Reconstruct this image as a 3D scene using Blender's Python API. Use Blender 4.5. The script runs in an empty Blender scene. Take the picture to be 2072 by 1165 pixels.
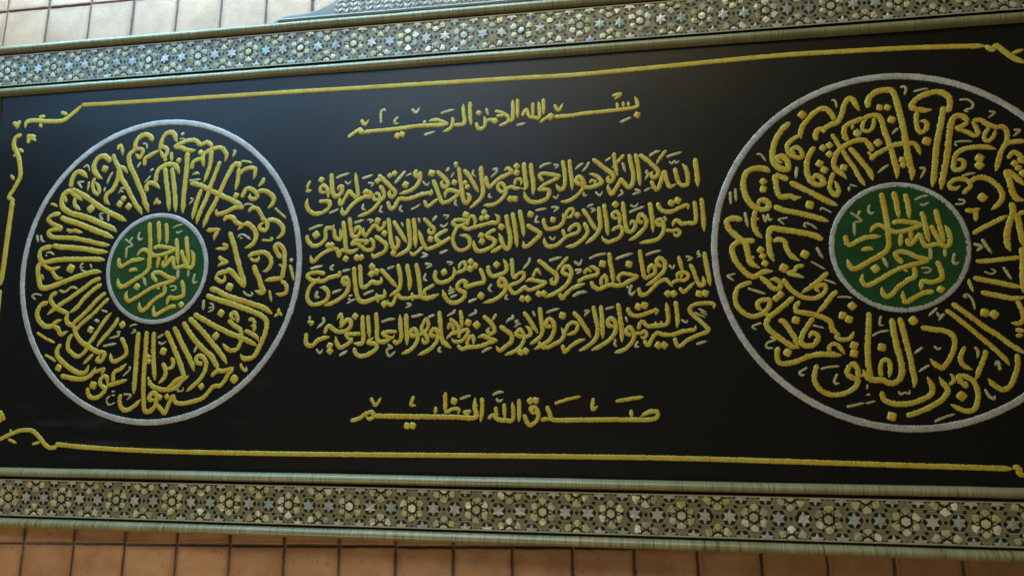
import bpy, bmesh, math, random
from mathutils import Matrix, Vector, noise
random.seed(7)
D = bpy.data
SC = bpy.context.scene
COL = SC.collection

# ------------------------------------------------------------------ camera
def mat4(r, t):
    return Matrix([list(r[0]) + [t[0]], list(r[1]) + [t[1]], list(r[2]) + [t[2]], [0, 0, 0, 1]])
CAM_M = mat4([[0.991900,0.038215,0.121139],[0.126399,-0.202426,-0.971106],[-0.012590,0.978552,-0.205616]], [0.24394, -1.26302, 1.68599])
PANEL_M = mat4([[0.999379,0.020338,-0.028781],[-0.027297,-0.069817,-0.997186],[-0.022290,0.997352,-0.069219]], [-0.60164, -0.05343, 2.00853])      # the panel hangs from its top edge, leaning a little off the wall
cam_d = D.cameras.new('camera'); cam = D.objects.new('camera', cam_d); COL.objects.link(cam)
cam.matrix_world = CAM_M
cam_d.sensor_width = 36.0; cam_d.lens = 1400.0 / 2072.0 * 36.0
cam_d.clip_start = 0.02; cam_d.clip_end = 200
cam_d.dof.use_dof = True; cam_d.dof.focus_distance = 1.28; cam_d.dof.aperture_fstop = 4.5
SC.camera = cam

# ------------------------------------------------------------------ world and light
wd = D.worlds.new('World'); SC.world = wd; wd.use_nodes = True
bg = wd.node_tree.nodes['Background']
bg.inputs[0].default_value = (1.0, 0.83, 0.55, 1); bg.inputs[1].default_value = 0.06
def area(name, loc, tgt, sx, sy, power, color):
    l = D.lights.new(name, 'AREA'); l.shape = 'RECTANGLE'; l.size = sx; l.size_y = sy
    l.energy = power; l.color = color
    o = D.objects.new(name, l); COL.objects.link(o)
    a = PANEL_M @ Vector(loc); b = PANEL_M @ Vector(tgt)
    o.location = a; o.rotation_euler = (b - a).to_track_quat('-Z', 'Y').to_euler()
    return o
area('tube_lamp', (-0.05, 1.00, 0.20), (-0.03, 0.45, -0.08), 1.5, 0.12, 25.0, (0.34, 0.70, 1.0))
area('glare_light', (-0.50, 1.12, 1.45), (0.2, 0.2, 0.0), 2.2, 0.36, 14.5, (0.30, 0.60, 1.0))  # added light; its reflection on the cloth stands in for lens veil
area('room_lamp', (0.25, 2.9, 2.7), (0.5, -0.1, 0.0), 2.4, 1.2, 74.0, (1.0, 0.82, 0.44))
area('low_fill', (-0.2, -1.9, 1.7), (0.5, -0.4, 0.0), 1.8, 0.6, 19.0, (1.0, 0.81, 0.46))  # added warm fill from below, brightens the tiles under the frame
SC.view_settings.view_transform = 'Standard'
SC.view_settings.look = 'None'
SC.view_settings.exposure = 0.0
SC.cycles.filter_width = 1.6
try: SC.cycles.use_denoising = True
except Exception: pass

# ------------------------------------------------------------------ material helpers
def mat(name):
    m = D.materials.new(name); m.use_nodes = True
    nt = m.node_tree; b = nt.nodes['Principled BSDF']
    return m, nt, b
def N(nt, t, **k):
    n = nt.nodes.new(t)
    for a, v in k.items(): setattr(n, a, v)
    return n
def ramp(nt, fac, stops):
    r = N(nt, 'ShaderNodeValToRGB'); e = r.color_ramp.elements
    while len(e) < len(stops): e.new(0.5)
    for el, (p, c) in zip(e, stops): el.position = p; el.color = (c[0], c[1], c[2], 1)
    nt.links.new(fac, r.inputs[0]); return r.outputs[0]
def mapped(nt, scale=(1, 1, 1), rnd=False):
    tc = N(nt, 'ShaderNodeTexCoord'); mp = N(nt, 'ShaderNodeMapping'); mp.inputs['Scale'].default_value = scale
    nt.links.new(tc.outputs['Object'], mp.inputs[0])
    if rnd:
        oi = N(nt, 'ShaderNodeObjectInfo'); ml = N(nt, 'ShaderNodeMath', operation='MULTIPLY'); ml.inputs[1].default_value = 37.0
        nt.links.new(oi.outputs['Random'], ml.inputs[0]); cx = N(nt, 'ShaderNodeCombineXYZ')
        for i in range(3): nt.links.new(ml.outputs[0], cx.inputs[i])
        nt.links.new(cx.outputs[0], mp.inputs['Location'])
    return mp.outputs[0]
def noise_t(nt, vec, scale, detail=3, rough=.55):
    n = N(nt, 'ShaderNodeTexNoise'); n.inputs['Scale'].default_value = scale; n.inputs['Detail'].default_value = detail
    n.inputs['Roughness'].default_value = rough
    nt.links.new(vec, n.inputs['Vector']); return n.outputs[0]
def bump(nt, b, h, strength, dist):
    n = N(nt, 'ShaderNodeBump'); n.inputs['Strength'].default_value = strength; n.inputs['Distance'].default_value = dist
    nt.links.new(h, n.inputs['Height']); nt.links.new(n.outputs[0], b.inputs['Normal'])
def mixc(nt, fac, a, b, mode='MIX'):
    m = N(nt, 'ShaderNodeMix', data_type='RGBA', blend_type=mode)
    for s, v in ((0, fac), (6, a), (7, b)):
        if isinstance(v, (int, float)): m.inputs[s].default_value = v
        elif isinstance(v, tuple): m.inputs[s].default_value = (v[0], v[1], v[2], 1)
        else: nt.links.new(v, m.inputs[s])
    return m.outputs[2]

# black velvet cloth
M_cloth, nt, b = mat('black_cloth')
v = mapped(nt); n1 = noise_t(nt, v, 5, 4); n2 = noise_t(nt, v, 420, 2, .7)
lint = noise_t(nt, mapped(nt, (1.6, 9, 1)), 2.2, 6, .62); lint2 = noise_t(nt, v, 1.3, 1)
ml = N(nt, 'ShaderNodeMath', operation='MULTIPLY'); nt.links.new(ramp(nt, lint, [(.56, (0, 0, 0)), (.74, (1, 1, 1))]), ml.inputs[0]); nt.links.new(ramp(nt, lint2, [(.48, (0, 0, 0)), (.62, (1, 1, 1))]), ml.inputs[1])
sx = N(nt, 'ShaderNodeSeparateXYZ'); nt.links.new(v, sx.inputs[0])
m2 = N(nt, 'ShaderNodeMath', operation='MULTIPLY'); nt.links.new(ml.outputs[0], m2.inputs[0]); nt.links.new(ramp(nt, sx.outputs[0], [(0.0, (1, 1, 1)), (.35, (.12, .12, .12))]), m2.inputs[1]); ml = m2
nt.links.new(mixc(nt, ml.outputs[0], ramp(nt, n1, [(.3, (.0022, .0032, .0030)), (.75, (.0042, .0040, .0034))]), (.020, .020, .018)), b.inputs['Base Color'])
b.inputs['Roughness'].default_value = .35; b.inputs['Specular IOR Level'].default_value = .42
b.inputs['Sheen Weight'].default_value = .08; b.inputs['Sheen Roughness'].default_value = .35
b.inputs['Sheen Tint'].default_value = (.8, .9, 1, 1)
bump(nt, b, n2, .40, .0006)
# green felt
M_green, nt, b = mat('green_cloth')
v = mapped(nt); n1 = noise_t(nt, v, 30, 4); n2 = noise_t(nt, v, 420, 2, .7)
nt.links.new(ramp(nt, n1, [(.3, (.006, .036, .009)), (.75, (.012, .062, .017))]), b.inputs['Base Color'])
b.inputs['Roughness'].default_value = .8; b.inputs['Specular IOR Level'].default_value = .15; b.inputs['Sheen Weight'].default_value = .05
bump(nt, b, n2, .5, .0008)
def thread(name, ca, cb, cc, metal, rough):
    m, nt, b = mat(name)
    v = mapped(nt, rnd=True); n1 = noise_t(nt, v, 42, 3)
    c = ramp(nt, n1, [(.32, ca), (.52, cb), (.70, cc)])
    at = N(nt, 'ShaderNodeAttribute', attribute_name='along')
    w = N(nt, 'ShaderNodeTexNoise'); w.noise_dimensions = '1D'; w.inputs['Scale'].default_value = 900; w.inputs['Detail'].default_value = 2
    nt.links.new(at.outputs['Fac'], w.inputs['W'])
    dark = ramp(nt, w.outputs[0], [(.28, (.66, .64, .58)), (.5, (.96, .96, .96)), (.74, (1.18, 1.18, 1.22))])
    fz = noise_t(nt, mapped(nt), 380, 2, .7)
    c = mixc(nt, .8, c, ramp(nt, fz, [(.30, (.55, .54, .50)), (.5, (1, 1, 1)), (.7, (1.2, 1.2, 1.2))]), 'MULTIPLY')
    nt.links.new(mixc(nt, 1.0, c, dark, 'MULTIPLY'), b.inputs['Base Color'])
    b.inputs['Metallic'].default_value = metal; b.inputs['Roughness'].default_value = rough
    bump(nt, b, w.outputs[0], .7, .0006)
    return m
M_gold = thread('gold_thread', (.48, .315, .025), (.485, .39, .042), (.48, .43, .085), .12, .48)
M_pale = thread('pale_gold_thread', (.36, .31, .12), (.43, .39, .17), (.48, .45, .26), .2, .5)
M_silver = thread('silver_thread', (.34, .34, .33), (.42, .42, .41), (.49, .49, .48), .25, .5)
# reeded moulding
def moulding(name, axis):
    m, nt, b = mat(name)
    v = mapped(nt, (1, .04, .04) if axis == 0 else (.04, 1, .04))
    n1 = noise_t(nt, v, 330, 2, .6); n0 = noise_t(nt, mapped(nt), 14, 3); n3 = noise_t(nt, mapped(nt), 3.2, 2)
    c = ramp(nt, n1, [(.28, (.10, .092, .045)), (.42, (.22, .21, .115)), (.62, (.29, .28, .165)), (.78, (.35, .34, .215))])
    c = mixc(nt, .5, c, ramp(nt, n0, [(.3, (.66, .64, .52)), (.6, (1, 1, .95)), (.8, (1, .96, .82))]), 'MULTIPLY')
    c = mixc(nt, .45, c, ramp(nt, n3, [(.35, (.7, .72, .62)), (.65, (1, .98, .95))]), 'MULTIPLY')
    nt.links.new(c, b.inputs['Base Color']); b.inputs['Roughness'].default_value = .33
    b.inputs['Coat Weight'].default_value = .14; b.inputs['Coat Roughness'].default_value = .25
    bump(nt, b, n1, .35, .0006)
    return m
M_crest, nt, b = mat('grey_varnished_wood')
v = mapped(nt, (.25, 1, 1)); n1 = noise_t(nt, v, 40, 3)
nt.links.new(ramp(nt, n1, [(.3, (.14, .14, .125)), (.7, (.23, .23, .21))]), b.inputs['Base Color'])
b.inputs['Roughness'].default_value = .3; b.inputs['Coat Weight'].default_value = .4; b.inputs['Coat Roughness'].default_value = .15
M_mx = moulding('reeded_bone_moulding', 0); M_my = moulding('reeded_bone_moulding_upright', 1)
M_board, nt, b = mat('inlay_board')
v = mapped(nt); n1 = noise_t(nt, v, 60, 4)
nt.links.new(ramp(nt, n1, [(.3, (.13, .122, .066)), (.7, (.23, .215, .13))]), b.inputs['Base Color'])
b.inputs['Roughness'].default_value = .35; b.inputs['Coat Weight'].default_value = .3; b.inputs['Coat Roughness'].default_value = .2
M_dark, nt, b = mat('dark_wood')
v = mapped(nt); n1 = noise_t(nt, v, 90, 3)
nt.links.new(ramp(nt, n1, [(.3, (.008, .006, .004)), (.7, (.022, .016, .010))]), b.inputs['Base Color'])
b.inputs['Roughness'].default_value = .35
M_strip, nt, b = mat('inlay_strip')
v = mapped(nt); n1 = noise_t(nt, v, 45, 3)
nt.links.new(ramp(nt, n1, [(.3, (.22, .21, .13)), (.55, (.32, .31, .20)), (.75, (.25, .31, .21))]), b.inputs['Base Color'])
b.inputs['Roughness'].default_value = .35
def pearl(name, stops, local=True):
    m, nt, b = mat(name)
    oi = N(nt, 'ShaderNodeObjectInfo'); v = mapped(nt, rnd=True)
    if local:
        c = ramp(nt, oi.outputs['Random'], stops)
    else:
        c = ramp(nt, noise_t(nt, mapped(nt), 38, 1), stops)
    n1 = noise_t(nt, v, 130, 3, .6)
    c = mixc(nt, 1.0, c, ramp(nt, n1, [(.3, (.62, .60, .55)), (.6, (1, 1, 1)), (.8, (1.0, .97, .85))]), 'MULTIPLY')
    nt.links.new(c, b.inputs['Base Color'])
    b.inputs['Roughness'].default_value = .28; b.inputs['Coat Weight'].default_value = .6; b.inputs['Coat Roughness'].default_value = .08
    bump(nt, b, n1, .3, .0008)
    return m
STAR_ST = [(0, (.27, .31, .29)), (.25, (.38, .41, .38)), (.5, (.43, .42, .36)), (.7, (.24, .36, .30)), (.85, (.46, .44, .40)), (1, (.29, .35, .35))]
PET_ST = [(0, (.40, .38, .17)), (.2, (.48, .46, .28)), (.4, (.30, .30, .20)), (.6, (.52, .50, .34)), (.72, (.40, .40, .13)), (.86, (.72, .72, .60)), (1, (.42, .40, .26))]
M_star = pearl('mother_of_pearl_blue', STAR_ST); M_petal = pearl('mother_of_pearl_yellow', PET_ST)
M_star2 = pearl('mother_of_pearl_blue_mass', STAR_ST, False); M_petal2 = pearl('mother_of_pearl_yellow_mass', PET_ST, False)
M_chip = pearl('mother_of_pearl_pale', [(0, (.26, .28, .25)), (.5, (.34, .35, .29)), (1, (.24, .26, .26))])
# wall
M_tile, nt, b = mat('terracotta_tile')
v = mapped(nt, rnd=True); n1 = noise_t(nt, v, 16, 5, .6); n2 = noise_t(nt, v, 90, 4, .7); n3 = noise_t(nt, v, 7, 2)
c = ramp(nt, n1, [(.30, (.34, .170, .085)), (.55, (.44, .243, .130)), (.75, (.48, .30, .18))])
c = mixc(nt, .8, c, ramp(nt, n2, [(.26, (.40, .32, .26)), (.40, (1, 1, 1)), (.62, (1, 1, 1)), (.74, (1.1, 1.12, 1.1))]), 'MULTIPLY')
oi = N(nt, 'ShaderNodeObjectInfo')
c = mixc(nt, .7, c, ramp(nt, oi.outputs['Random'], [(0, (.82, .78, .76)), (.5, (1, 1, 1)), (1, (.95, .88, .80))]), 'MULTIPLY')
# fired rim: the clay is redder along a tile's edges
at = N(nt, 'ShaderNodeAttribute', attribute_name='rim')
nz = N(nt, 'ShaderNodeMath', operation='MULTIPLY_ADD'); nt.links.new(n3, nz.inputs[0]); nz.inputs[1].default_value = 1.2; nz.inputs[2].default_value = -.55
ad = N(nt, 'ShaderNodeMath', operation='ADD'); nt.links.new(at.outputs['Fac'], ad.inputs[0]); nt.links.new(nz.outputs[0], ad.inputs[1])
c = mixc(nt, ramp(nt, ad.outputs[0], [(.55, (0, 0, 0)), (1.0, (.75, .75, .75))]), c, (.28, .125, .070))
nt.links.new(c, b.inputs['Base Color']); b.inputs['Roughness'].default_value = .5
bump(nt, b, n2, .25, .002)
M_grout, nt, b = mat('dark_grout')
v = mapped(nt); n1 = noise_t(nt, v, 200, 3)
nt.links.new(ramp(nt, n1, [(.3, (.07, .058, .044)), (.7, (.16, .14, .115))]), b.inputs['Base Color']); b.inputs['Roughness'].default_value = .9
bump(nt, b, n1, .6, .002)

# ------------------------------------------------------------------ object helpers
def link(name, me, parent=None, kind=None):
    o = D.objects.new(name, me); COL.objects.link(o)
    if parent is not None: o.parent = parent
    if kind: o['kind'] = kind
    return o
def mesh(name, V, F, mats, mi=None, smooth=False, attr=None):
    me = D.meshes.new(name); me.from_pydata(V, [], F)
    for m in (mats if isinstance(mats, (list, tuple)) else [mats]): me.materials.append(m)
    if mi: me.polygons.foreach_set('material_index', mi)
    if smooth: me.polygons.foreach_set('use_smooth', [True] * len(F))
    if attr:
        a = me.attributes.new(attr[0], 'FLOAT', 'POINT'); a.data.foreach_set('value', attr[1])
    me.update(); return me

# ------------------------------------------------------------------ wall of square tiles (world: X along, Z up, face at Y=0)
P = 0.1046; U0 = -0.8597; V0 = 2.0 - 0.5075
wall = link('wall', mesh('wall', [(-2.2, .0035, .6), (3.2, .0035, .6), (3.2, .0035, 3.6), (-2.2, .0035, 3.6), (-2.2, .14, .6), (3.2, .14, .6), (3.2, .14, 3.6), (-2.2, .14, 3.6)],
    [(0, 1, 2, 3), (5, 4, 7, 6), (4, 0, 3, 7), (1, 5, 6, 2), (3, 2, 6, 7), (4, 5, 1, 0)], M_grout), kind='structure')
wall['label'] = 'dark grout wall behind the framed panel, faced with square terracotta tiles'
def tile_geo(seed, w, h, r=.0035):
    rg = random.Random(seed); n = 8
    V = []; F = []; A = []
    rows = [(0, .0085), (0, .0014), (.0012, .0004), (.0022, 0), (.009, 0), (.018, 0)]
    def ring(ins, y):
        i0 = len(V); pts = []
        for s in range(4):
            for k in range(n):
                t = k / n
                x0, z0 = [(0, 0), (1, 0), (1, 1), (0, 1)][s]; x1, z1 = [(1, 0), (1, 1), (0, 1), (0, 0)][s]
                pts.append((x0 + (x1 - x0) * t, z0 + (z1 - z0) * t))
        for j, (a, c) in enumerate(pts):
            x = ins + a * (w - 2 * ins) + jit[j][0] * (1 if ins < .008 else .2); z = ins + c * (h - 2 * ins) + jit[j][1] * (1 if ins < .008 else .2)
            V.append((x - w / 2, y, z - h / 2)); A.append({0: 1.15, 1: 1.0, 2: .95, 3: .9, 4: .55, 5: 0.0}[lev])
        return i0
    jit = [(rg.uniform(-.0006, .0006), rg.uniform(-.0006, .0006)) for _ in range(4 * n)]
    st = []
    for lev, (ins, y) in enumerate(rows): st.append(ring(ins, y))
    m = 4 * n
    for a, c in zip(st[:-1], st[1:]):
        for j in range(m): F.append((a + j, a + (j + 1) % m, c + (j + 1) % m, c + j))
    F.append(tuple(st[-1] + j for j in range(m)))
    return V, F, A
tm = []
for s in range(7):
    V, F, A = tile_geo(s, P - .0046, P - .0046)
    tm.append(mesh('tile', V, F, M_tile, attr=('rim', A)))
far_V = []; far_F = []; far_A = []
rg = random.Random(3)
for r in range(-8, 20):
    for c in range(-12, 38):
        z = V0 + (r + .5) * P; x = U0 + (c + .5) * P
        hidden = (1 <= r <= 8) and (2 <= c <= 22)
        if hidden or z < .65 or z > 3.5: continue
        s = rg.randrange(7); dx = rg.uniform(-.0007, .0007); dz = rg.uniform(-.0006, .0006); dy = rg.uniform(-.0009, .0006); ro = rg.uniform(-.006, .006)
        if -3 <= c <= 25 and (-4 <= r <= 0 or 9 <= r <= 13):
            o = link('tile', tm[s], wall); o.location = (x + dx, dy, z + dz); o.rotation_euler = (rg.uniform(-.006, .006), ro, rg.uniform(-.006, .006))
        else:
            V, F, A = [v_ for v_ in tm[s].vertices], [tuple(p_.vertices) for p_ in tm[s].polygons], None
            b0 = len(far_V)
            # far tiles: the outline ring and face only
            w = (P - .0046) / 2
            far_V += [(x + dx + a * (w - i), y + dy, z + dz + bb * (w - i)) for (i, y) in ((0, .0085), (0, .001), (.003, 0)) for a, bb in ((-1, -1), (1, -1), (1, 1), (-1, 1))]
            far_A += [1.1] * 4 + [1.0] * 4 + [.6] * 4
            for k in (0, 4):
                for j in range(4): far_F.append((b0 + k + j, b0 + k + (j + 1) % 4, b0 + k + 4 + (j + 1) % 4, b0 + k + 4 + j))
            far_F.append((b0 + 8, b0 + 9, b0 + 10, b0 + 11))
link('outer_tiles', mesh('outer_tiles', far_V, far_F, M_tile, attr=('rim', far_A)), wall, 'stuff')

# ------------------------------------------------------------------ the framed panel (panel space: x right, y up, z out of the wall)
XC = 0.6716; XL, XR = -0.386, 1.7292; YT, YB = 0.3735, -0.3815; DX = 1.34319
root = link('framed_calligraphy_panel', None)
root.matrix_world = PANEL_M
root['label'] = 'long framed black cloth embroidered with gold Arabic calligraphy, mother-of-pearl inlaid frame, hanging on tiled wall'
root['category'] = 'wall hanging'

def und(x, y):      # the cloth's slight unevenness
    return .0011 * noise.noise(Vector((x * 2.1, y * 2.6, .3))) + .0005 * noise.noise(Vector((x * 8, y * 9, 4.3)))
# cloth
nx, ny = 170, 64; V = []; F = []
for j in range(ny + 1):
    for i in range(nx + 1):
        x = XL - .006 + (XR - XL + .012) * i / nx; y = YB - .006 + (YT - YB + .012) * j / ny
        V.append((x, y, und(x, y)))
for j in range(ny):
    for i in range(nx):
        a = j * (nx + 1) + i; F.append((a, a + 1, a + nx + 2, a + nx + 1))
cloth = link('cloth', mesh('cloth', V, F, M_cloth, smooth=True), root)

def stroke_geo(V, F, A, pts, w, hz, seed, closed=False, taper=True, jag=.07):
    """satin stitch: a low dome along a smooth line, its edges ragged with thread ends"""
    rg = random.Random(seed)
    n = len(pts); P2 = []
    def g(i):
        if closed: return pts[i % n]
        return pts[min(max(i, 0), n - 1)]
    segs = n if closed else n - 1
    for i in range(segs):
        p0, p1, p2, p3 = g(i - 1), g(i), g(i + 1), g(i + 2)
        L = math.hypot(p2[0] - p1[0], p2[1] - p1[1]); m = max(2, int(L / .0016))
        for k in range(m):
            t = k / m; t2 = t * t; t3 = t2 * t
            P2.append(tuple(.5 * (2 * p1[c] + (-p0[c] + p2[c]) * t + (2 * p0[c] - 5 * p1[c] + 4 * p2[c] - p3[c]) * t2 + (-p0[c] + 3 * p1[c] - 3 * p2[c] + p3[c]) * t3) for c in (0, 1)))
    if not closed: P2.append(tuple(pts[-1][:2]))
    m = len(P2)
    S = [0.0]
    for i in range(1, m): S.append(S[-1] + math.hypot(P2[i][0] - P2[i - 1][0], P2[i][1] - P2[i - 1][1]))
    tot = S[-1] or 1e-6; b0 = len(V)
    prof = ((-1, -.3), (-.96, .5), (-.7, .93), (0, 1), (.7, .93), (.96, .5), (1, -.3))
    off = rg.random() * 50; side = rg.choice((-1, 1)); z0 = rg.uniform(.0, .0003)
    for i in range(m):
        a = P2[i - 1] if i > 0 else (P2[-1] if closed else P2[0]); c = P2[(i + 1) % m] if (i < m - 1 or closed) else P2[-1]
        tx, ty = c[0] - a[0], c[1] - a[1]; l = math.hypot(tx, ty) or 1; tx /= l; ty /= l
        ww = w * .5
        if taper and not closed:
            r0 = min(w * .6, tot * .3); r1 = min(w * 1.7, tot * .4); d0, d1 = S[i], tot - S[i]
            if d0 < r0: ww *= .42 + .58 * math.sin(d0 / r0 * math.pi / 2)
            if d1 < r1: ww *= .16 + .84 * math.sin(d1 / r1 * math.pi / 2)
        ww *= .93 + .13 * abs(math.sin(math.atan2(ty, tx) - .7)) if not closed else 1
        ww *= 1 + .09 * noise.noise(Vector((S[i] * 55 + off, 3.1, 0)))
        tooth = rg.uniform(-.5, .5) + ((i % 3) / 2.0 - .5) * .45 if m > 12 else 0
        for q, (u, hh) in enumerate(prof):
            e = 1.0
            if abs(u) > .9: e = 1 + rg.uniform(-jag, jag) + (jag * 1.7 * tooth if (u > 0) == (side > 0) else 0)
            x = P2[i][0] - ty * u * ww * e; y = P2[i][1] + tx * u * ww * e
            hgt = hz * hh * (ww / (w * .5)) ** .8 * (1 + rg.uniform(-.10, .10))
            V.append((x, y, und(x, y) + z0 + hgt)); A.append(S[i] + off)
    k = len(prof)
    for i in range(m if closed else m - 1):
        for q in range(k - 1):
            a = b0 + i * k + q; c = b0 + ((i + 1) % m) * k + q
            F.append((a, c, c + 1, a + 1))
    if not closed:
        F.append(tuple(b0 + q for q in range(k))); F.append(tuple(b0 + (m - 1) * k + q for q in range(k - 1, -1, -1)))
def dot_geo(V, F, A, x, y, s, seed):
    rg = random.Random(seed); b0 = len(V); rt = rg.uniform(-.35, .35) + .2; off = rg.random() * 50
    for lev, (r, z) in enumerate(((1.02, -.0003), (.95, .0006), (.7, .0013), (.3, .0015))):
        for k in range(16):
            a = k / 16 * math.tau + rt
            rr = s * .58 * r * (1.0 / (abs(math.cos(a - rt)) ** 1.25 + abs(math.sin(a - rt)) ** 1.25) ** .8) * 1.0 * (1 + rg.uniform(-.07, .07))
            px, py = x + rr * math.cos(a), y + rr * math.sin(a)
            V.append((px, py, und(px, py) + z)); A.append(off + py)
    for lev in range(3):
        for k in range(16):
            a = b0 + lev * 16 + k; c = b0 + lev * 16 + (k + 1) % 16
            F.append((a, c, c + 16, a + 16))
    F.append(tuple(b0 + 48 + k for k in range(16)))

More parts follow.
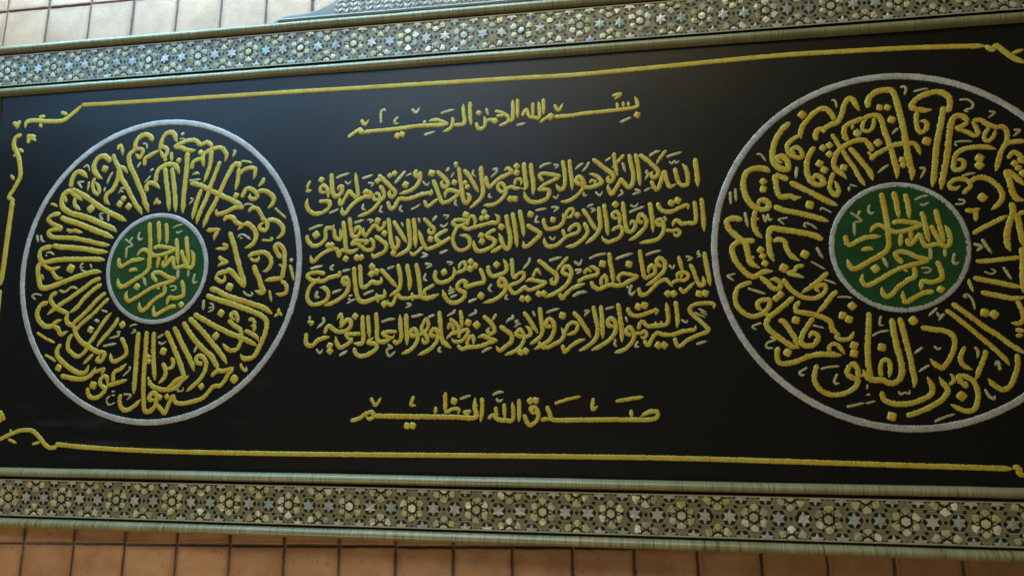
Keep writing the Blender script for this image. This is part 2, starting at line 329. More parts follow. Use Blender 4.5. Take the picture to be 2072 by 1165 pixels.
DATA = """lL62 -416 973 10 32 20 -4 12 -30 7 -48
lL93 -472 875 -25 31 -43 23 -44 -13 -31 -52 1 -48 30 -43 51 -35
lL65 -602 750 -14 -58 18 -54 34 -26 14 29 -21 48 -24 25
lL91 -811 677 4 59 21 53 37 19 40 -17 43 -38;96 -806 659 -56 -28 -19 -40 2 -48 19 -36 65 -38 80 -24 99 -30 99 -42 105 -44 46 -31;92 -807 665 54 -21 75 -41 116 -79 100 -59 99 -45 72 -38;70 -806 653 30 -37 47 -26 32 -25;59 -860 613 9 -30 13 -27
lL74 -767 592 1 -48 18 -27 42 -28
lL80 -455 939 28 -61 30 -55 32 -84 51 -73 57 -93 43 -66 35 -42 21 -36;69 -398 829 46 -8 42 -49;83 -396 805 4 -47 -14 -58 -33 -58 -42 -33 -9 -35 8 -24 34 -28
lL89 -110 1028 -28 43 -52 15 -43 -22 -28 -46 -2 -47 -36 -34 -12 -41 22 -72 43 -73 45 -90 44 -84 13 -47 25 -44 16 -41;68 -250 970 54 -6 0 -38 -23 -29 -35 38
lL77 -164 829 -4 54 30 22 54 26 42 22;86 -40 953 4 41 9 47 28 40 37 12 38 -17 16 -42 14 -30;70 -40 965 30 10 33 -26 -4 -35 -17 -23 -27 31 -15 31;70 9 885 3 -35
lL79 -122 616 -16 36 23 34 51 -14 46 -37
lL82 -59 689 2 59 21 51 26 11 40 18 64 -6 34 -42 12 -36;84 15 803 21 -124 24 -117 15 -113
lL66 -37 560 -5 -25 -22 -28;66 -36 537 33 -27
lL44 -984 550 30 -4 38 -22
lL92 -882 437 54 -23 119 -39 133 -52 118 -44 65 -31
lL77 -885 464 -51 -1 -44 -19 -11 -24 43 -37 81 -38 -76 -9 -37 -19 22 -33 66 -14 130 -7 130 -25 130 -33 82 -11
lL62 -817 335 37 -16 38 4 39 -13 33 -4
lL89 -931 210 60 -16 116 -10 129 -16 116 -23 76 -5;86 -936 198 -58 -6 -43 -22 -5 -47 21 -41 20 -13 127 20 192 0 159 -4 69 -8;88 -1014 70 -29 -28 2 -53 12 -52 14 -46 29 -27 57 7 87 27 111 38 92 26 99 23 64 -4;64 -1006 61 42 -33 46 -13 75 18;70 -924 12 37 -52 28 -21 44 4
lL43 -1010 -26 23 -41
lL78 -478 -68 -73 -26 -71 -50 -107 -72 -108 -66 -89 -66;82 -855 -170 -42 -25 -9 -40 44 -52 67 -35 65 -18;81 -468 -116 -65 -41 -82 -72 -56 -67 -60 -39;77 -742 -346 -12 -39 19 -34 53 -29 17 -45 22 -34 47 -45 53 -28 72 -39 68 -12 9 -22 -27 -44 -32 11 21 39;77 -425 -182 -64 -50 -63 -66 -75 -72 -52 -44 -2 -45;74 -396 -228 -52 -49 -74 -72 -70 -55 -52 -50 -20 -50;74 -689 -504 -22 -33 -9 -45 4 -39 34 -28 46 -28 43 11 39 44 10 33 44 61 44 66 49 72 46 49
lL42 -837 -156 52 -13 48 33 32 0 33 -15
lL73 -303 -381 -20 -49 -56 -66 -51 -55 -38 -55
lL67 -494 -661 -40 -39 -40 -38
lL85 -930 -252 -43 -10 -35 -34 -8 -51 25 -51 55 -41 51 -1 47 34 43 16;75 -860 -440 41 -23 29 -40 61 22
lL45 -1001 -489 81 -46 86 -37
lL70 -265 -536 35 -50 23 -66 -27 -33 -65 -33 -35 17 -10 47
lL83 -116 -494 -3 -72 -1 -109 1 -82 0 -81 -2 -130
lL80 -50 -489 3 -77 0 -110 -1 -108 3 -108 7 -86 16 -102 37 -16 45 33 14 48 -3 42 -31 16 -28 -27 8 -26 42 5;85 254 -422 33 -50 65 -82 75 -71 74 -60 38 -53 33 -54;75 510 -834 45 37 63 5 74 24;70 686 -776 -38 -43 -26 -47 -38 -37 -52 -6 -38 -42 -43 -42 -80 -27 -87 -16 -53 10 -27 43 -26 -53 -30 -70 -38 32 -51 48
lL79 11 -496 7 -126 6 -76 7 -54 17 -113
lL80 -783 -581 -24 -39 1 -45 42 -47 74 -53 66 -33 50 -12 36 17 14 49
lL45 -913 -664 52 -23 51 -30
lL79 -759 -826 77 -16 88 -11 61 10 46 33 26 49;61 -495 -793 37 -1 66 17 -20 -44
lL72 -520 -919 17 -55 33 -21 48 5 40 33 16 32 -40 28 -9 32 28 33 32 -16 4 -49;72 -356 -903 72 16 59 17 41 13;72 -303 -881 -5 60 16 27 41 16 51 43
lL74 -229 -968 -8 -48 22 -54 44 -16 58 27 55 54
lL73 -3 -860 27 -43 55 -21 51 -11 64 5 46 27 38 43 51 32;82 115 -491 41 -66 48 -93 34 -65 29 -65 18 -48 -20 -22 -40 -16 -38 -37 -46 -24
lL64 62 929 6 -82
lL84 74 800 19 -94 26 -146 12 -122
lL78 78 967 66 32 61 17 61 -4 40 -34 54 14 38 -22 9 -42;79 84 967 56 -6 64 -27 68 -1;90 199 922 3 -134 -5 -116 -4 -116 0 -132;72 251 779 -3 47 35 27 49 4 16 -65;78 338 856 3 41 36 21 60 21 48 3 39 -37 14 -42 -16 -39;83 407 928 -1 -93 -14 -68 -20 -63 -16 -40
lL83 341 613 -25 -73 -20 -74 -18 -91
lL83 486 831 -26 -74 -31 -85 -21 -62 -14 -57 -37 -84 -26 -67 -14 -68;85 241 664 80 -15 75 -38 93 -45 93 -43 92 -50 31 -26;88 658 771 -20 29 -36 -4 -27 -50 -32 -62 -32 -73 -37 -84 -32 -67 -33 -55 -36 -101;79 646 766 -1 -86 -19 -91;73 661 719 28 33 59 14 36 -13 -3 -51 -11 -28;79 705 452 -71 3 -70 -31 -77 -14 -9 40
lL41 661 822 48 -2 49 -17
lL73 859 681 -10 -34 -34 -32
lL73 683 530 16 39 22 33 42 -8 37 -30 13 -29 -34 -21 -31 19 5 28;78 805 570 59 8 60 -31 26 -40 -16 -42 -34 -26
lL72 743 417 28 27 41 -2 32 -40 25 -46 25 -18 13 -39 -16 -33 -47 18 4 28 29 16;77 900 338 46 9 53 -24 37 -46 -9 -49 -45 -29
lL37 959 439 48 -41 49 -44
lL78 544 351 23 28 47 -2 38 -41 43 -24 -34 -33;83 707 317 41 4 43 -35 26 -51 -9 -55 -39 -32 -41 -13
lL73 405 283 60 3 59 1;70 507 279 -28 -38 -9 -39
lL55 543 171 36 -12 -4 -22 -89 0
lL86 597 265 34 -80 43 -129 36 -111 23 -56 5 -41 -31 31 -49 48 -44 39 -40 -12 -47 -10 -31 -27;72 496 -83 47 -37 34 13 -2 39
lL37 866 192 70 -5 17 10 -24 17
lL66 519 77 31 -28 55 -19;66 599 28 -47 -7 -40 -21
lL76 1030 46 -44 62 -7 38 34 5 37 -45 9 -77 -7 -82 -15 -49 -69 -9 -63 -9;39 1014 2 30 -17
lL77 762 65 34 21 57 9 47 -1 43 -40 8 -50 -27 -43 -40 -10
lL57 780 53 30 -17 35 4 4 33
lL85 812 3 20 -56 26 -47 20 -58 25 -44 -22 -10 -53 17
lL47 1101 -5 19 -50 18 -71
lL70 1037 -121 42 -39 3 -49 -39 -20 -47 9
lL85 460 -173 63 -15 73 -38 119 -40 118 -35 77 -28 71 -45
lL84 434 -220 63 -26 132 -40 119 -41 118 -45 53 -33 19 -38 -8 -69 -25 -64 -26 -58 -26 -48 -44 -21 -46 1 -25 32
lL45 946 -195 22 -87
lL58 1030 -331 2 -33 29 -22;55 1032 -369 -39 -26
lL84 339 -363 62 -34 121 -62 120 -55 107 -39 118 -55;70 625 -414 49 -41 54 -33 11 -49 -6 -48 -26 -48 -51 -10 -37 22 -31 32
lL65 702 -434 -3 43 -25 33 -29 -10 8 -27 30 -23
lL64 787 -414 35 0 19 -33 -34 -15;64 841 -447 -3 -59
lL69 763 -494 47 -22 48 -27 24 -33
lL82 299 -393 57 -47 82 -77 94 -98 75 -86 25 -43
lL85 176 -459 36 -55 54 -93 60 -98 27 -49 15 -42
lL74 103 -731 28 -54 -3 -54 -49 -48;65 172 -693 20 -33 -10 -38 -46 -16
lL73 435 -743 -42 11 -14 32 28 21 37 -21 20 -43 -8 -54 -32 -53 -50 -48 -61 -48
lL50 742 -740 19 -37 30 -16 -2 32
lV39 -713 839 31 19 21 -22 6 -30
lV39 -696 722 -35 -1 -29 2;39 -757 722 25 -25 22 -31
lV50 -651 723 -2 -42 -6 -41
lV49 -445 790 -28 -46 -15 -52
lV46 -505 669 -3 -41
lV39 -197 1012 32 -5 10 -42
lV46 -204 861 -28 -46
lV49 -87 802 -29 -22
lV37 -107 744 -52 -56
lV34 -379 610 27 46 27 -13;34 -362 633 26 -13
lV38 -499 454 -28 -4 -2 -18 26 -4;38 -525 426 4 -15 29 -4
lV52 -457 441 9 -58
lV47 -1083 300 17 -65
lV47 -1047 296 15 -45 30 -9
lV34 -983 150 39 2 37 -24
lV31 -988 133 14 -12
lV38 -641 54 -24 -11 2 -23 25 5;38 -659 14 11 -17 39 -7
lV42 -583 49 19 -37
lV31 -1041 -227 -36 30 31 16 59 -12
lV53 -506 -394 45 -18
lV37 -450 -320 57 -17
lV32 -198 -454 29 16 36 2
lV32 -166 -477 25 -11 -41 -16
lV35 -269 -492 -30 0 14 -28 -84 -21
lV44 -413 -601 54 10 61 11
lV40 45 -543 46 30;40 53 -540 46 27
lV37 54 -575 37 -14;37 55 -573 31 -16 35 21
lV40 -174 -756 2 -28 -56 -48
lV29 -310 -949 31 3
lV29 -307 -973 30 -6
lV32 -319 -979 -28 -27 15 -38 31 1 28 16
lV34 -211 -968 67 -5 -33 -38
lV54 -11 -838 5 -22
lV76 144 1084 8 -24
lV30 123 1035 56 -3
lV59 590 913 18 -13 -21 -39
lV67 284 749 7 -18;33 254 733 36 21 26 -24
lV39 227 688 55 3 48 6
lV36 248 545 26 -12 -34 -39
lV35 698 470 41 9 48 -13
lV37 668 218 14 19 35 1 61 -41
lV32 683 217 24 -6
lV70 1110 44 7 -28
lV37 735 -196 30 -28 36 -8 11 13 -13 16
lV60 415 -255 -1 -82
lV34 464 -283 30 -12 -4 -22 -36 1;34 495 -300 2 -33 -46 -16
lV51 379 -608 -21 -49
lV31 224 -935 29 11
lV31 237 -946 46 6 5 26
lD147 -518 820
lD122 -332 567
lD137 -363 525
lD137 -282 501
lD162 -617 495
lD175 -752 16
lD133 -533 -472
lD132 -261 -437
lD100 -22 -687
lD100 -14 -719
lD140 -784 -765
lD152 -473 -900
lD113 129 856
lD120 316 910
lD124 634 549
lD156 622 -163
lD141 563 -361
lD141 530 -532
lD143 102 -644
lD118 434 -909
lD106 98 -989
lD105 157 -986
lD158 697 -856
rL89 -638 888 -42 -33 -38 -48 -28 -58 -17 -59 -1 -52 10 -39 34 -31 49 -11 3 52 -28 39 -35 -6 8 -28 25 -7
rL81 -347 889 -15 39 -32 41 -40 5 -46 -27 -43 -47 -37 -47 -13 -48 3 -36;70 -578 794 -47 -25 -37 -36 -2 -38 23 -39 39 -18 30 3 -3 39 -23 28 -30 -4 -7 -27 25 -6
rL80 -472 750 -5 38 15 37 45 9 51 29 30 4 32 47 24 75 33 47 28 -13 18 -39 17 -40
rL64 -370 793 26 -56 17 -33 27 -50 21 -44 35 -60 25 -60 37 -71;76 -121 655 -12 38 -26 39 -48 8 -60 -21 -51 -32 -32 -36 -17 -47 -4 -27 15 -38 37 -34 24 -33
rL80 -486 707 -24 -31 -25 -45 -11 -53 2 -59 22 -55 38 -23 39 4 -12 43 -29 17 -25 -20 13 -22
rL76 -264 690 40 -56 44 -66 31 -50 19 -64
rL77 -271 738 -17 34 -2 43 16 32 45 19 36 16 47 17;79 -162 891 35 12 30 6 33 -10 19 -44 12 -66 19 -76 18 -81 12 -69 8 -58 -6 -47;89 -128 962 1 44 19 37 41 30 50 10 47 -9 21 -53 14 -76 16 -109 11 -107 7 -96 9 -80 10 -53 -9 -57;73 -137 597 36 36 35 19 64 34 59 13 80 -2 27 -31 14 -53;41 -148 657 22 -39
rL46 -230 849 -12 -34
rL59 -94 890 -11 -64 -34 -28 -33 16 8 48 26 20
rL86 366 899 17 47 0 53 -30 34 -42 14 -53 -7 -59 -23 -35 -30 -17 -37 69 -26 57 2
rL68 177 916 -9 -64 5 -53 17 -28 35 19 7 37 -17 22 -29 -3
rL87 345 943 -14 -69 -27 -104 -22 -94 -17 -97 -12 -93 -21 -93
rL87 486 828 -16 27 -36 18 -34 -14 -23 -57 -20 -104 -21 -112 -27 -106 -25 -108;67 486 822 -34 -19 -35 -19 50 -24 48 -29 25 14 -14 54 -21 27;73 514 831 47 3 39 -29 49 -24 46 -3 19 -38 -10 -67 -32 -50 -19 -54 -16 -51 -14 -38;59 612 783 -31 -45 -4 -37 23 -12 35 35 12 41;73 693 661 33 11 42 4 63 -2
rL71 377 568 11 28 26 30 43 19 66 7 68 -6 49 -16;71 382 581 -9 -60 17 -21 38 13 12 36 -21 22 -29 -4
rL70 703 562 35 42 35 -18 29 -30
rL66 413 338 31 30 20 19 -11 37 -40 17 -47 -8 -25 -24 2 -26 32 -7 29 19;75 456 408 39 30 51 5 48 -26 42 -48 13 -57 -27 -49 -49 -39
rL68 418 230 46 -7 46 14;67 484 225 -8 -74
rL84 683 490 16 -77 11 -73 23 -46 48 -18;79 691 485 42 -43 57 -67
rL68 762 564 37 -38
rL69 451 71 48 29 57 28 66 33 47 24
rL86 695 270 8 -61 -29 -75 -21 -75 -2 -75 15 -35;81 697 199 28 -42 7 -76 12 -107;69 770 208 -19 -9 -28 -19;91 735 -26 -4 -99 -9 -99 -9 -98;66 454 -110 72 0 91 8 108 11;71 431 -217 58 -16 92 -22 65 -17 65 -16
rL47 401 -226 8 -40 14 -45
rL70 468 -312 62 -16 87 -22 48 -6 59 9
rL65 673 -370 21 -59 6 -54 -27 -33 -48 5
rL68 291 -380 51 -43 63 -55 67 -60 75 -54 65 -59 79 -54
rL63 249 -422 45 -37 63 -58 74 -74 66 -64 48 -53 32 -39 15 -34
rL73 93 -533 62 -13 81 -13 43 -30 7 -54 -21 -63 -36 -58 -29 -27 -35 17 -33 39
rL76 -31 -467 13 -65 16 -99 16 -93 11 -98 6 -48 -10 -49
rL83 -78 -471 4 -75 11 -99 14 -69 9 -68 -7 -59 -23 -34 -33 -17 -36 12 -22 10 -46 0 -41 15 -29 54;79 -215 -429 -11 -125 -11 -99 -4 -99 5 -69 20 -39;72 -554 -768 -17 -44 -8 -55 21 -49 41 -35 69 -14 71 19 49 35 17 39 -36 20 -27 24 12 40 30 24 25 -34 3 -40 37 0
rL65 647 -555 52 -10
rL58 646 -594 42 5
rL62 -169 -846 -1 49 12 45 24 14 22 -20 2 -44 -13 -53
rL75 -171 -941 6 -48 35 -24 63 -10 78 10 75 29 38 29 8 39 -15 43 -12 24
rL74 -35 -1095 78 25 70 33 71 44 35 48 -2 29 -24 33 -16 34
rL53 232 -897 28 19 -2 29 -16 19
rL69 342 -916 -29 24 -20 28 1 20 40 -5 38 -24 19 -43 4 -48 -8 -48 -21 -42 -45 -10 -43 14 -47 28
rL42 322 -883 21 -14
rL63 345 -658 -26 -51 -8 -34 20 -39 47 -24
rL69 464 -681 -8 -39 -33 -72 -33 -77
rL71 642 -707 -2 -71 -24 -72 -31 -57 -42 -24 -33 15 -29 28 -19 29
rL86 -786 547 -44 24 -56 5 -51 -22 -22 -42 -8 -54 8 -60 27 -60 38 -39 50 -18 36 20 -4 32 -34 17 -26 -15 4 -27;77 -894 283 -13 -53 -3 -64 14 -38 37 -43;34 -897 227 25 -12;33 -900 163 22 -12
rL82 -670 482 -43 24 -40 7 2 -60 7 -54 24 -33 59 3 24 -12 45 4;84 -661 468 53 -32 95 -57 71 -46 80 -43
rL69 -377 522 -18 -53 -12 -47 12 -38 28 -22 16 31 -11 48 -14 22
rL81 -773 304 58 -29 97 -25 96 -30 96 -35
rL85 -983 217 -49 12 -41 -6 -16 -24 18 -49 48 -49 48 -44 13 -48 8 -53 18 -43 53 -33;79 -909 68 -45 1 -60 -3 -39 -28 -7 -42 20 -64 37 -54 48 -48 39 -6 51 30 64 3
rL84 -472 61 -57 33 -96 25 -97 19 -69 13 -21 -20 -5 -64 3 -79 24 -66
rL73 -790 61 35 12 38 -14 12 -53 27 -48 52 -35
rL36 -934 -37 19 -16
rL60 -601 -109 -47 -9 -16 -26 -39 -14 52 -17 48 -17
rL71 -886 -180 47 -42 33 -37 39 -1 11 31 -33 31 -39 -4
rL67 -739 -194 35 -62 47 -43 47 -26 57 -6 49 19 31 35 -3 31 -33 1 -26 -20 23 -26
rL72 -452 -159 -55 -50 -66 -50 -55 -35
rL71 -942 -215 -55 -14 -42 -30 -14 -52 5 -57 37 -47 44 -27 49 -1 50 25 31 41 2 36 -39 6 -35 -20 3 -31 28 -27;77 -678 -319 -51 -45 -61 -50 -51 -40 -21 -46 22 -41 51 -46 56 -41 33 -21 42 -10;55 -878 -428 43 -11;77 -783 -481 29 0 27 -36 22 -41 18 -30 20 -66
rL74 -641 -348 -28 -37 5 -31 48 -11 57 -11 56 -21 46 -31 11 -51 45 -36;76 -402 -284 -45 -44 -42 -56 -50 -44;63 -410 -571 -15 -20 37 -16 47 10 27 44
rL74 -560 -459 -37 -50 -31 -45 -16 -40 -2 -30 28 -21 48 5 30 40 -7 30 -33 6 -17 -31
rL76 -792 -651 -12 -45 3 -40 27 -25 78 9 98 40 95 11 104 -8
rL58 -468 -683 -8 25 25 24 32 -10 22 -30 17 -30
rV36 -361 1027 15 7 14 -20 2 -41
rV34 -871 674 25 1 22 -28 16 -26
rV43 52 808 -20 -17 -23 -23
rV41 85 1095 24 4 13 -23 -17 -39
rV36 167 1060 46 10 48 5
rV37 445 982 49 -1 31 -29 -8 -31 -43 -13 22 -15
rV35 617 891 36 -10 -45 -35
rV39 756 754 37 -3 -45 -39
rV32 391 691 47 5 65 -4
rV32 390 680 18 -17
rV43 -25 557 -35 -22 -40 -32
rV42 163 527 32 -7 -7 -26 -26 -41
rV42 419 459 38 11 46 6
rV34 383 303 36 -11 -11 -20 -51 -1
rV48 450 5 57 -22;50 503 -16 -39 -27
rV50 502 34 27 -54 24 -43
rV28 498 -179 39 -16 28 14 -25 21
rV45 612 -152 23 -45 19 -40
rV35 385 -345 -22 10 23 10 28 -40 9 -60
rV40 203 -406 -59 -54
rV36 196 -436 12 -25 28 10 -35 -39
rV39 -142 -455 -13 -55 27 -5
rV34 -207 -586 48 26 61 10
rV43 92 -661 -53 -41
rV35 161 -654 25 -20 20 14
rV42 124 -774 -66 -43
rV31 -70 -938 8 -22 28 10 27 -5 2 24
rV46 403 -661 15 -34 -8 -39
rV46 536 -811 -4 47 -8 10 -16 -29
rV41 438 -926 23 -47 25 -15 6 24
rV37 128 -1132 47 24 78 27
rV33 -273 -1019 61 17
rV31 -255 -897 -7 -34
rV31 -241 -960 -28 -5
rV52 -610 573 -5 -40 -7 -43
rV30 -475 261 6 18 23 -9 43 -28
rV33 -593 165 24 -14;33 -588 170 15 10 38 -17 33 -30
rV30 -280 432 49 -16
rV38 -283 421 -3 -36
rV47 -1055 419 -1 -92
rV47 -1021 439 1 -92
rV49 -965 269 15 -107
rV41 -846 249 13 -49 17 47 8 -37 25 10
rV28 -688 221 -65 -8;28 -753 213 42 -41
rV48 -514 13 17 -42 22 -37
rV30 -556 -84 45 -27 44 -30
rV30 -479 -210 38 -11 37 -19
rV29 -404 -327 47 2 47 -9
rV33 -1105 -169 61 17;33 -1100 -172 44 -30
rV38 -969 -256 54 -19 60 -22
rV33 -891 -489 -60 -25 28 -23
rV29 -568 -509 71 -21
rV35 -842 -584 33 -18 -54 -23 -2 -30 44 -3
rV37 -617 -787 -49 -30 8 -20 24 5
rV34 -537 -798 53 13 66 7
rV39 -432 -828 -24 -44 8 -20 24 5
rV38 -392 -1041 52 12 61 15
rD144 -555 940
rD78 -421 817
rD116 -390 713
rD116 -433 696
rD115 -394 651
rD134 -207 789
rD115 -53 960
rD115 -4 957
rD133 16 870
rD133 -81 714
rD113 63 587
rD100 65 550
rD150 223 708
rD140 535 576
rD140 530 526
rD145 530 310
rD109 741 529
rD108 760 497
rD120 784 460
rD140 479 -445
rD140 532 -456
rD143 50 -490
rD138 -151 -659
rD146 -122 -1100
rD150 300 -971
rD123 -835 479
rD123 -837 425
rD128 -461 587
rD128 -434 543
rD127 -309 553
rD146 -541 303
rD121 -873 3
rD115 -862 -39
rD114 -850 -89
rD144 -592 -34
rD151 -731 -124
rD119 -760 -302
rD113 -790 -327
rD136 -672 -475
rD134 -315 -387
rD128 -378 -449
rD128 -340 -475
rD135 -736 -689
rD133 -320 -645
rD132 -323 -697
cL77 -86 365 9 -73 9 -74 7 -83 -1 -77 -4 -62 -49 -49 -58 -29 -49 -30 -59 -29 -28 11 -18 57;69 -34 155 43 14 61 -8 83 -13;69 153 143 -68 -28 -57 -14 -47 -3 -46 22 -45 27 -34 -9 -31 -40;64 17 86 -11 -89;61 75 110 4 -72;73 154 230 13 -77 8 -77 10 -57;68 203 136 19 -52 24 -52 25 -36 32 4 9 56 -10 46 -16 31;66 53 54 6 -41 29 14 41 50 15 -46 12 -31 27 -1 43 9 35 -17
cL79 -9 372 13 -84 7 -99
cL74 60 354 13 -79 3 -93
cL73 239 242 12 -82 13 -72 13 -67
cL72 -329 88 4 -47 21 -22 49 25 49 21 53 6 47 1
cL67 -235 -16 48 9 28 -12
cL68 13 -111 -35 42 -3 26 34 9 46 -12 44 -26 63 -22 -47 -19 -66 -16 -77 -26 -87 -49 -69 -39 -38 -9 -22 31 8 46;44 14 -151 27 -16
cL70 80 -138 1 -60 -49 -29 -59 -44 -35 -40 -39 -19 -21 25 -5 41
cL70 222 -101 18 -56 5 -55 -15 -15 -56 -14 -50 6 -14 -60
cL70 188 -301 -60 -9 -67 -34 -44 -24 -16 31 -1 45
cV34 118 309 39 20 48 8
cV32 149 282 18 -11 19 10 20 9
cV42 -163 290 -12 -41 18 -22 20 15
cV43 -225 251 -22 -41;35 -288 240 68 -57 -53 -9;45 -269 169 -1 -89
cV60 187 -17 -2 -78
cV53 274 -24 0 -53
cV48 331 -54 -13 -55 17 -15 19 14
cV31 121 -149 38 4 21 -16 -14 -14 -33 -4
cV59 -106 -71 28 -68
cD135 -156 -144
cD119 230 -290
tL63 1240 638 -19 -39 -5 -28;68 1205 558 49 6
tL71 1330 538 -7 40 22 21 29 -23 13 -46 -1 -33;57 1330 541 40 4
tL76 1315 472 57 3 29 -12 -4 -38 -39 -32 -68 -14 -53 30 -19 45 4 50
tL82 1407 691 5 -56 9 -84 24 -40 34 10 21 32 -6 28 -31 -9 9 -23
tL70 1480 493 1 -33 12 -14 27 43 32 54 29 -27 29 -23 16 16 -10 61 -11 67 -7 51
tL78 1665 518 22 21 34 -18 1 -27 -45 2 -55 -26 -55 -47 -38 -48 -23 1 -7 50
tL69 1792 579 29 -46 7 -44 -32 -31 -38 -48 -60 -41 -73 -22;61 1755 514 28 -1 12 -39 -39 -4 -12 28 11 16
tL75 1779 662 52 -52 45 -46 34 -35 1 -27 -27 -15 -18 33 16 22
tL77 2078 686 -15 -32 22 -23 16 27 1 -44 -27 -54 -54 -35 -77 -19
tL74 1857 455 12 -39 22 -22 27 26 27 48 55 -3 55 9 54 19 55 9 27 -7 -1 38
tL68 2137 449 28 -45 54 36 32 20;73 2203 604 28 -67 28 -77 22 -34 54 14 58 46 -21 23 -49 8 -27 -26 1 -33
tL73 2229 668 38 -35 39 -40 11 -33 -27 -20 -22 33 16 27
tL57 2327 690 -27 -31
tL78 2397 687 11 -82 12 -77 11 -76 22 -38 27 31 -11 38 -19 1
tL75 2435 669 38 -46 32 -55 44 -78
tL80 2564 689 5 -81 11 -87 -5 -53 -31 -42 -64 -53
tL75 2601 612 6 -49 21 -33 32 25 42 36 58 24 32 20 -32 28 -26 -20
tL69 2745 492 -27 -4 -24 23 -2 27 26 14 27 -38 0 -43 -37 -46 -53 -30 -74 -2;61 2750 503 37 20 26 -12 52 -3;82 2882 700 5 -70 10 -80 -3 -43 -29 -1
tL61 2818 532 0 37 32 9 15 -22 -10 -26
tL79 2931 692 8 -75 12 -81 -3 -84
tL66 3022 554 -26 34 10 20 47 -2 83 -22 -42 -28 -62 -29 -52 -34;71 2980 493 72 -4 15 -22 -20 -41 -52 -24 -62 3 -37 33 -15 48
tL73 3163 702 14 -91 2 -85 -19 -36 -25 1 -21 38
tL70 3214 705 4 -75 10 -80 1 -74
tL67 3304 515 -36 12 -4 37 20 10 25 -28 5 -37 -21 -41 -47 -45 -46 -24 -56 -3;70 3303 514 -35 13 -10 26 21 21 25 -23 4 -47 46 -13 51 13 35 20 -24 38 -35 22 -31 7;54 3354 523 16 20 25 -12 -16 -25
tL75 3378 701 45 -39 60 -51 39 -33 0 -32 -21 -20 -20 27 21 20
tL64 3601 721 -36 -40 -52 -56;67 3531 741 3 -64 18 -111
tL74 3636 722 13 -77 13 -69 -6 -67 -26 -30 -29 27 -24 32 -21 -35 -26 -41 -21 -25 -24 43 1 31
tL74 3681 725 13 -72 8 -79 5 -89
tL74 3706 715 44 -33 48 -50 34 -38 -1 -36 -30 -15 -15 27 16 20
tL58 3895 737 -36 -45 -36 -56
tL71 3785 523 18 -52 25 -17 21 46 27 81 13 -52 22 -58 45 19
tL73 3950 606 8 -49 18 -63 28 -17 30 9 2 62 -13 52 -23 32
tL77 4089 669 7 -73 5 -67 0 -72
tL74 4122 382 7 -87 2 -76 1 -76
tL69 4073 363 7 -66 3 -61 -15 -30 -44 2 -38 -4 -33 27 -25 -20 -4 -27
tL62 3873 163 53 -7 29 9 14 -26 -25 -19 -21 23;67 3854 199 -34 6 -4 26 25 9 19 -26 0 -56 -33 -50 -49 -18 -88 -13
tL75 3771 366 8 -67 8 -72 0 -77
tL70 3825 362 13 -42 39 -27 53 3 55 28 44 9 -1 -31
tL70 3723 224 -30 6 -4 31 25 20 29 -42 -6 -46 -41 -45 -40 -34 -40 -14
tL70 3583 379 8 -73 8 -82 14 -57 34 -2 21 35 -4 26 -20 6 -15 -25
tL66 3516 258 -5 31 26 19 24 -32 -1 -51 4 -26;46 3516 258 39 3;68 3504 170 35 25 35 -6 -1 -41 -31 -35 -60 -19 -34 12 -15 31
tL74 3453 369 8 -73 9 -78 6 -82
tL74 3415 349 6 -78 4 -62 -11 -35 -36 -45 -61 -45;69 3301 338 34 -53 35 -63 39 -53
tL69 3309 239 20 -42 5 -31 -26 -40 -36 -30 -46 -24 -50 -4
tL67 3198 177 25 35 36 14 20 -26 -16 -31 -40 -14 -41 -14 -31 -30 -31 -25 -56 -14 -30 22 -10 47;64 3157 194 15 -53
tL70 3025 282 0 -37 20 -39 41 -7 56 24 26 41 -10 49;59 3178 284 16 41 31 20 10 -32 -21 -30 -36 -4
tL78 2901 239 46 -33 51 -38 -31 -36 -46 -40 -36 -14 -11 42
tL76 2849 350 15 -83 11 -63 2 -53
tL76 2797 333 15 -90 11 -80 7 -89
tL76 2750 319 15 -85 16 -80 -5 -67 -21 -21 -26 32 -21 59 -11 26;71 2719 88 -37 -25 -47 -19
tL71 2676 211 -41 -15 -27 -31 53 -28 5 -26 -31 -31 -63 -24 -42 12 -22 69
tL67 2454 285 -69 8 -32 -20 27 -25 42 1 37 28;66 2396 247 -29 -52 -8 -58 28 -59 42 -12 48 25 5 52 -27 28 -48 7;69 2465 248 5 48 32 20 21 -33 -10 -40;71 2428 244 37 -23 58 14 64 14 58 13 42 -1 5 42 -26 22;40 2645 278 10 -21
tL72 2319 223 -53 -25 -32 -25 11 -32 37 -4;72 2341 164 -64 -40 -53 -25 -59 -14 -28 38 -22 59 -17 44
tL64 2132 102 -37 -37 -38 -20 -22 28
tL67 2134 316 61 -62 22 -22 -11 -32 -32 12 10 32
tL76 2058 319 12 -87 8 -139
tL78 2014 315 13 -92 7 -108 -37 -47 -75 -35
tL73 1904 303 35 -55 39 -61 34 -55
tL79 1865 326 13 -87 13 -87 24 -60 32 31 -12 49 -17 12
tL69 1838 305 -10 -48 -32 -15 -23 28 -28 -5 -27 -37 -27 -31 -17 22 1 43
tL76 1764 194 50 -34 40 -39 -10 -43 -44 -25 -43 -15 -12 27
tL75 1564 343 8 -71 19 -72 34 -7 26 38 -6 27 -28 1 -10 -38
tL80 1514 317 14 -93 9 -82 13 -55 44 -6 50 25;72 1544 88 -39 1 -16 -38 -12 39 -23 17 -56 -15 -56 -31 -43 -42 -23 0 -13 44
tL69 1725 179 29 -33 -4 -49 -45 -9 -39 23 -34 28 -45 1 27 21 51 -1 44 -7 -32 -26
tL73 1228 218 13 -50 42 -34 50 9 44 42 3 77 51 4 10 27;72 1442 260 14 -66 29 -18 16 22 -10 60
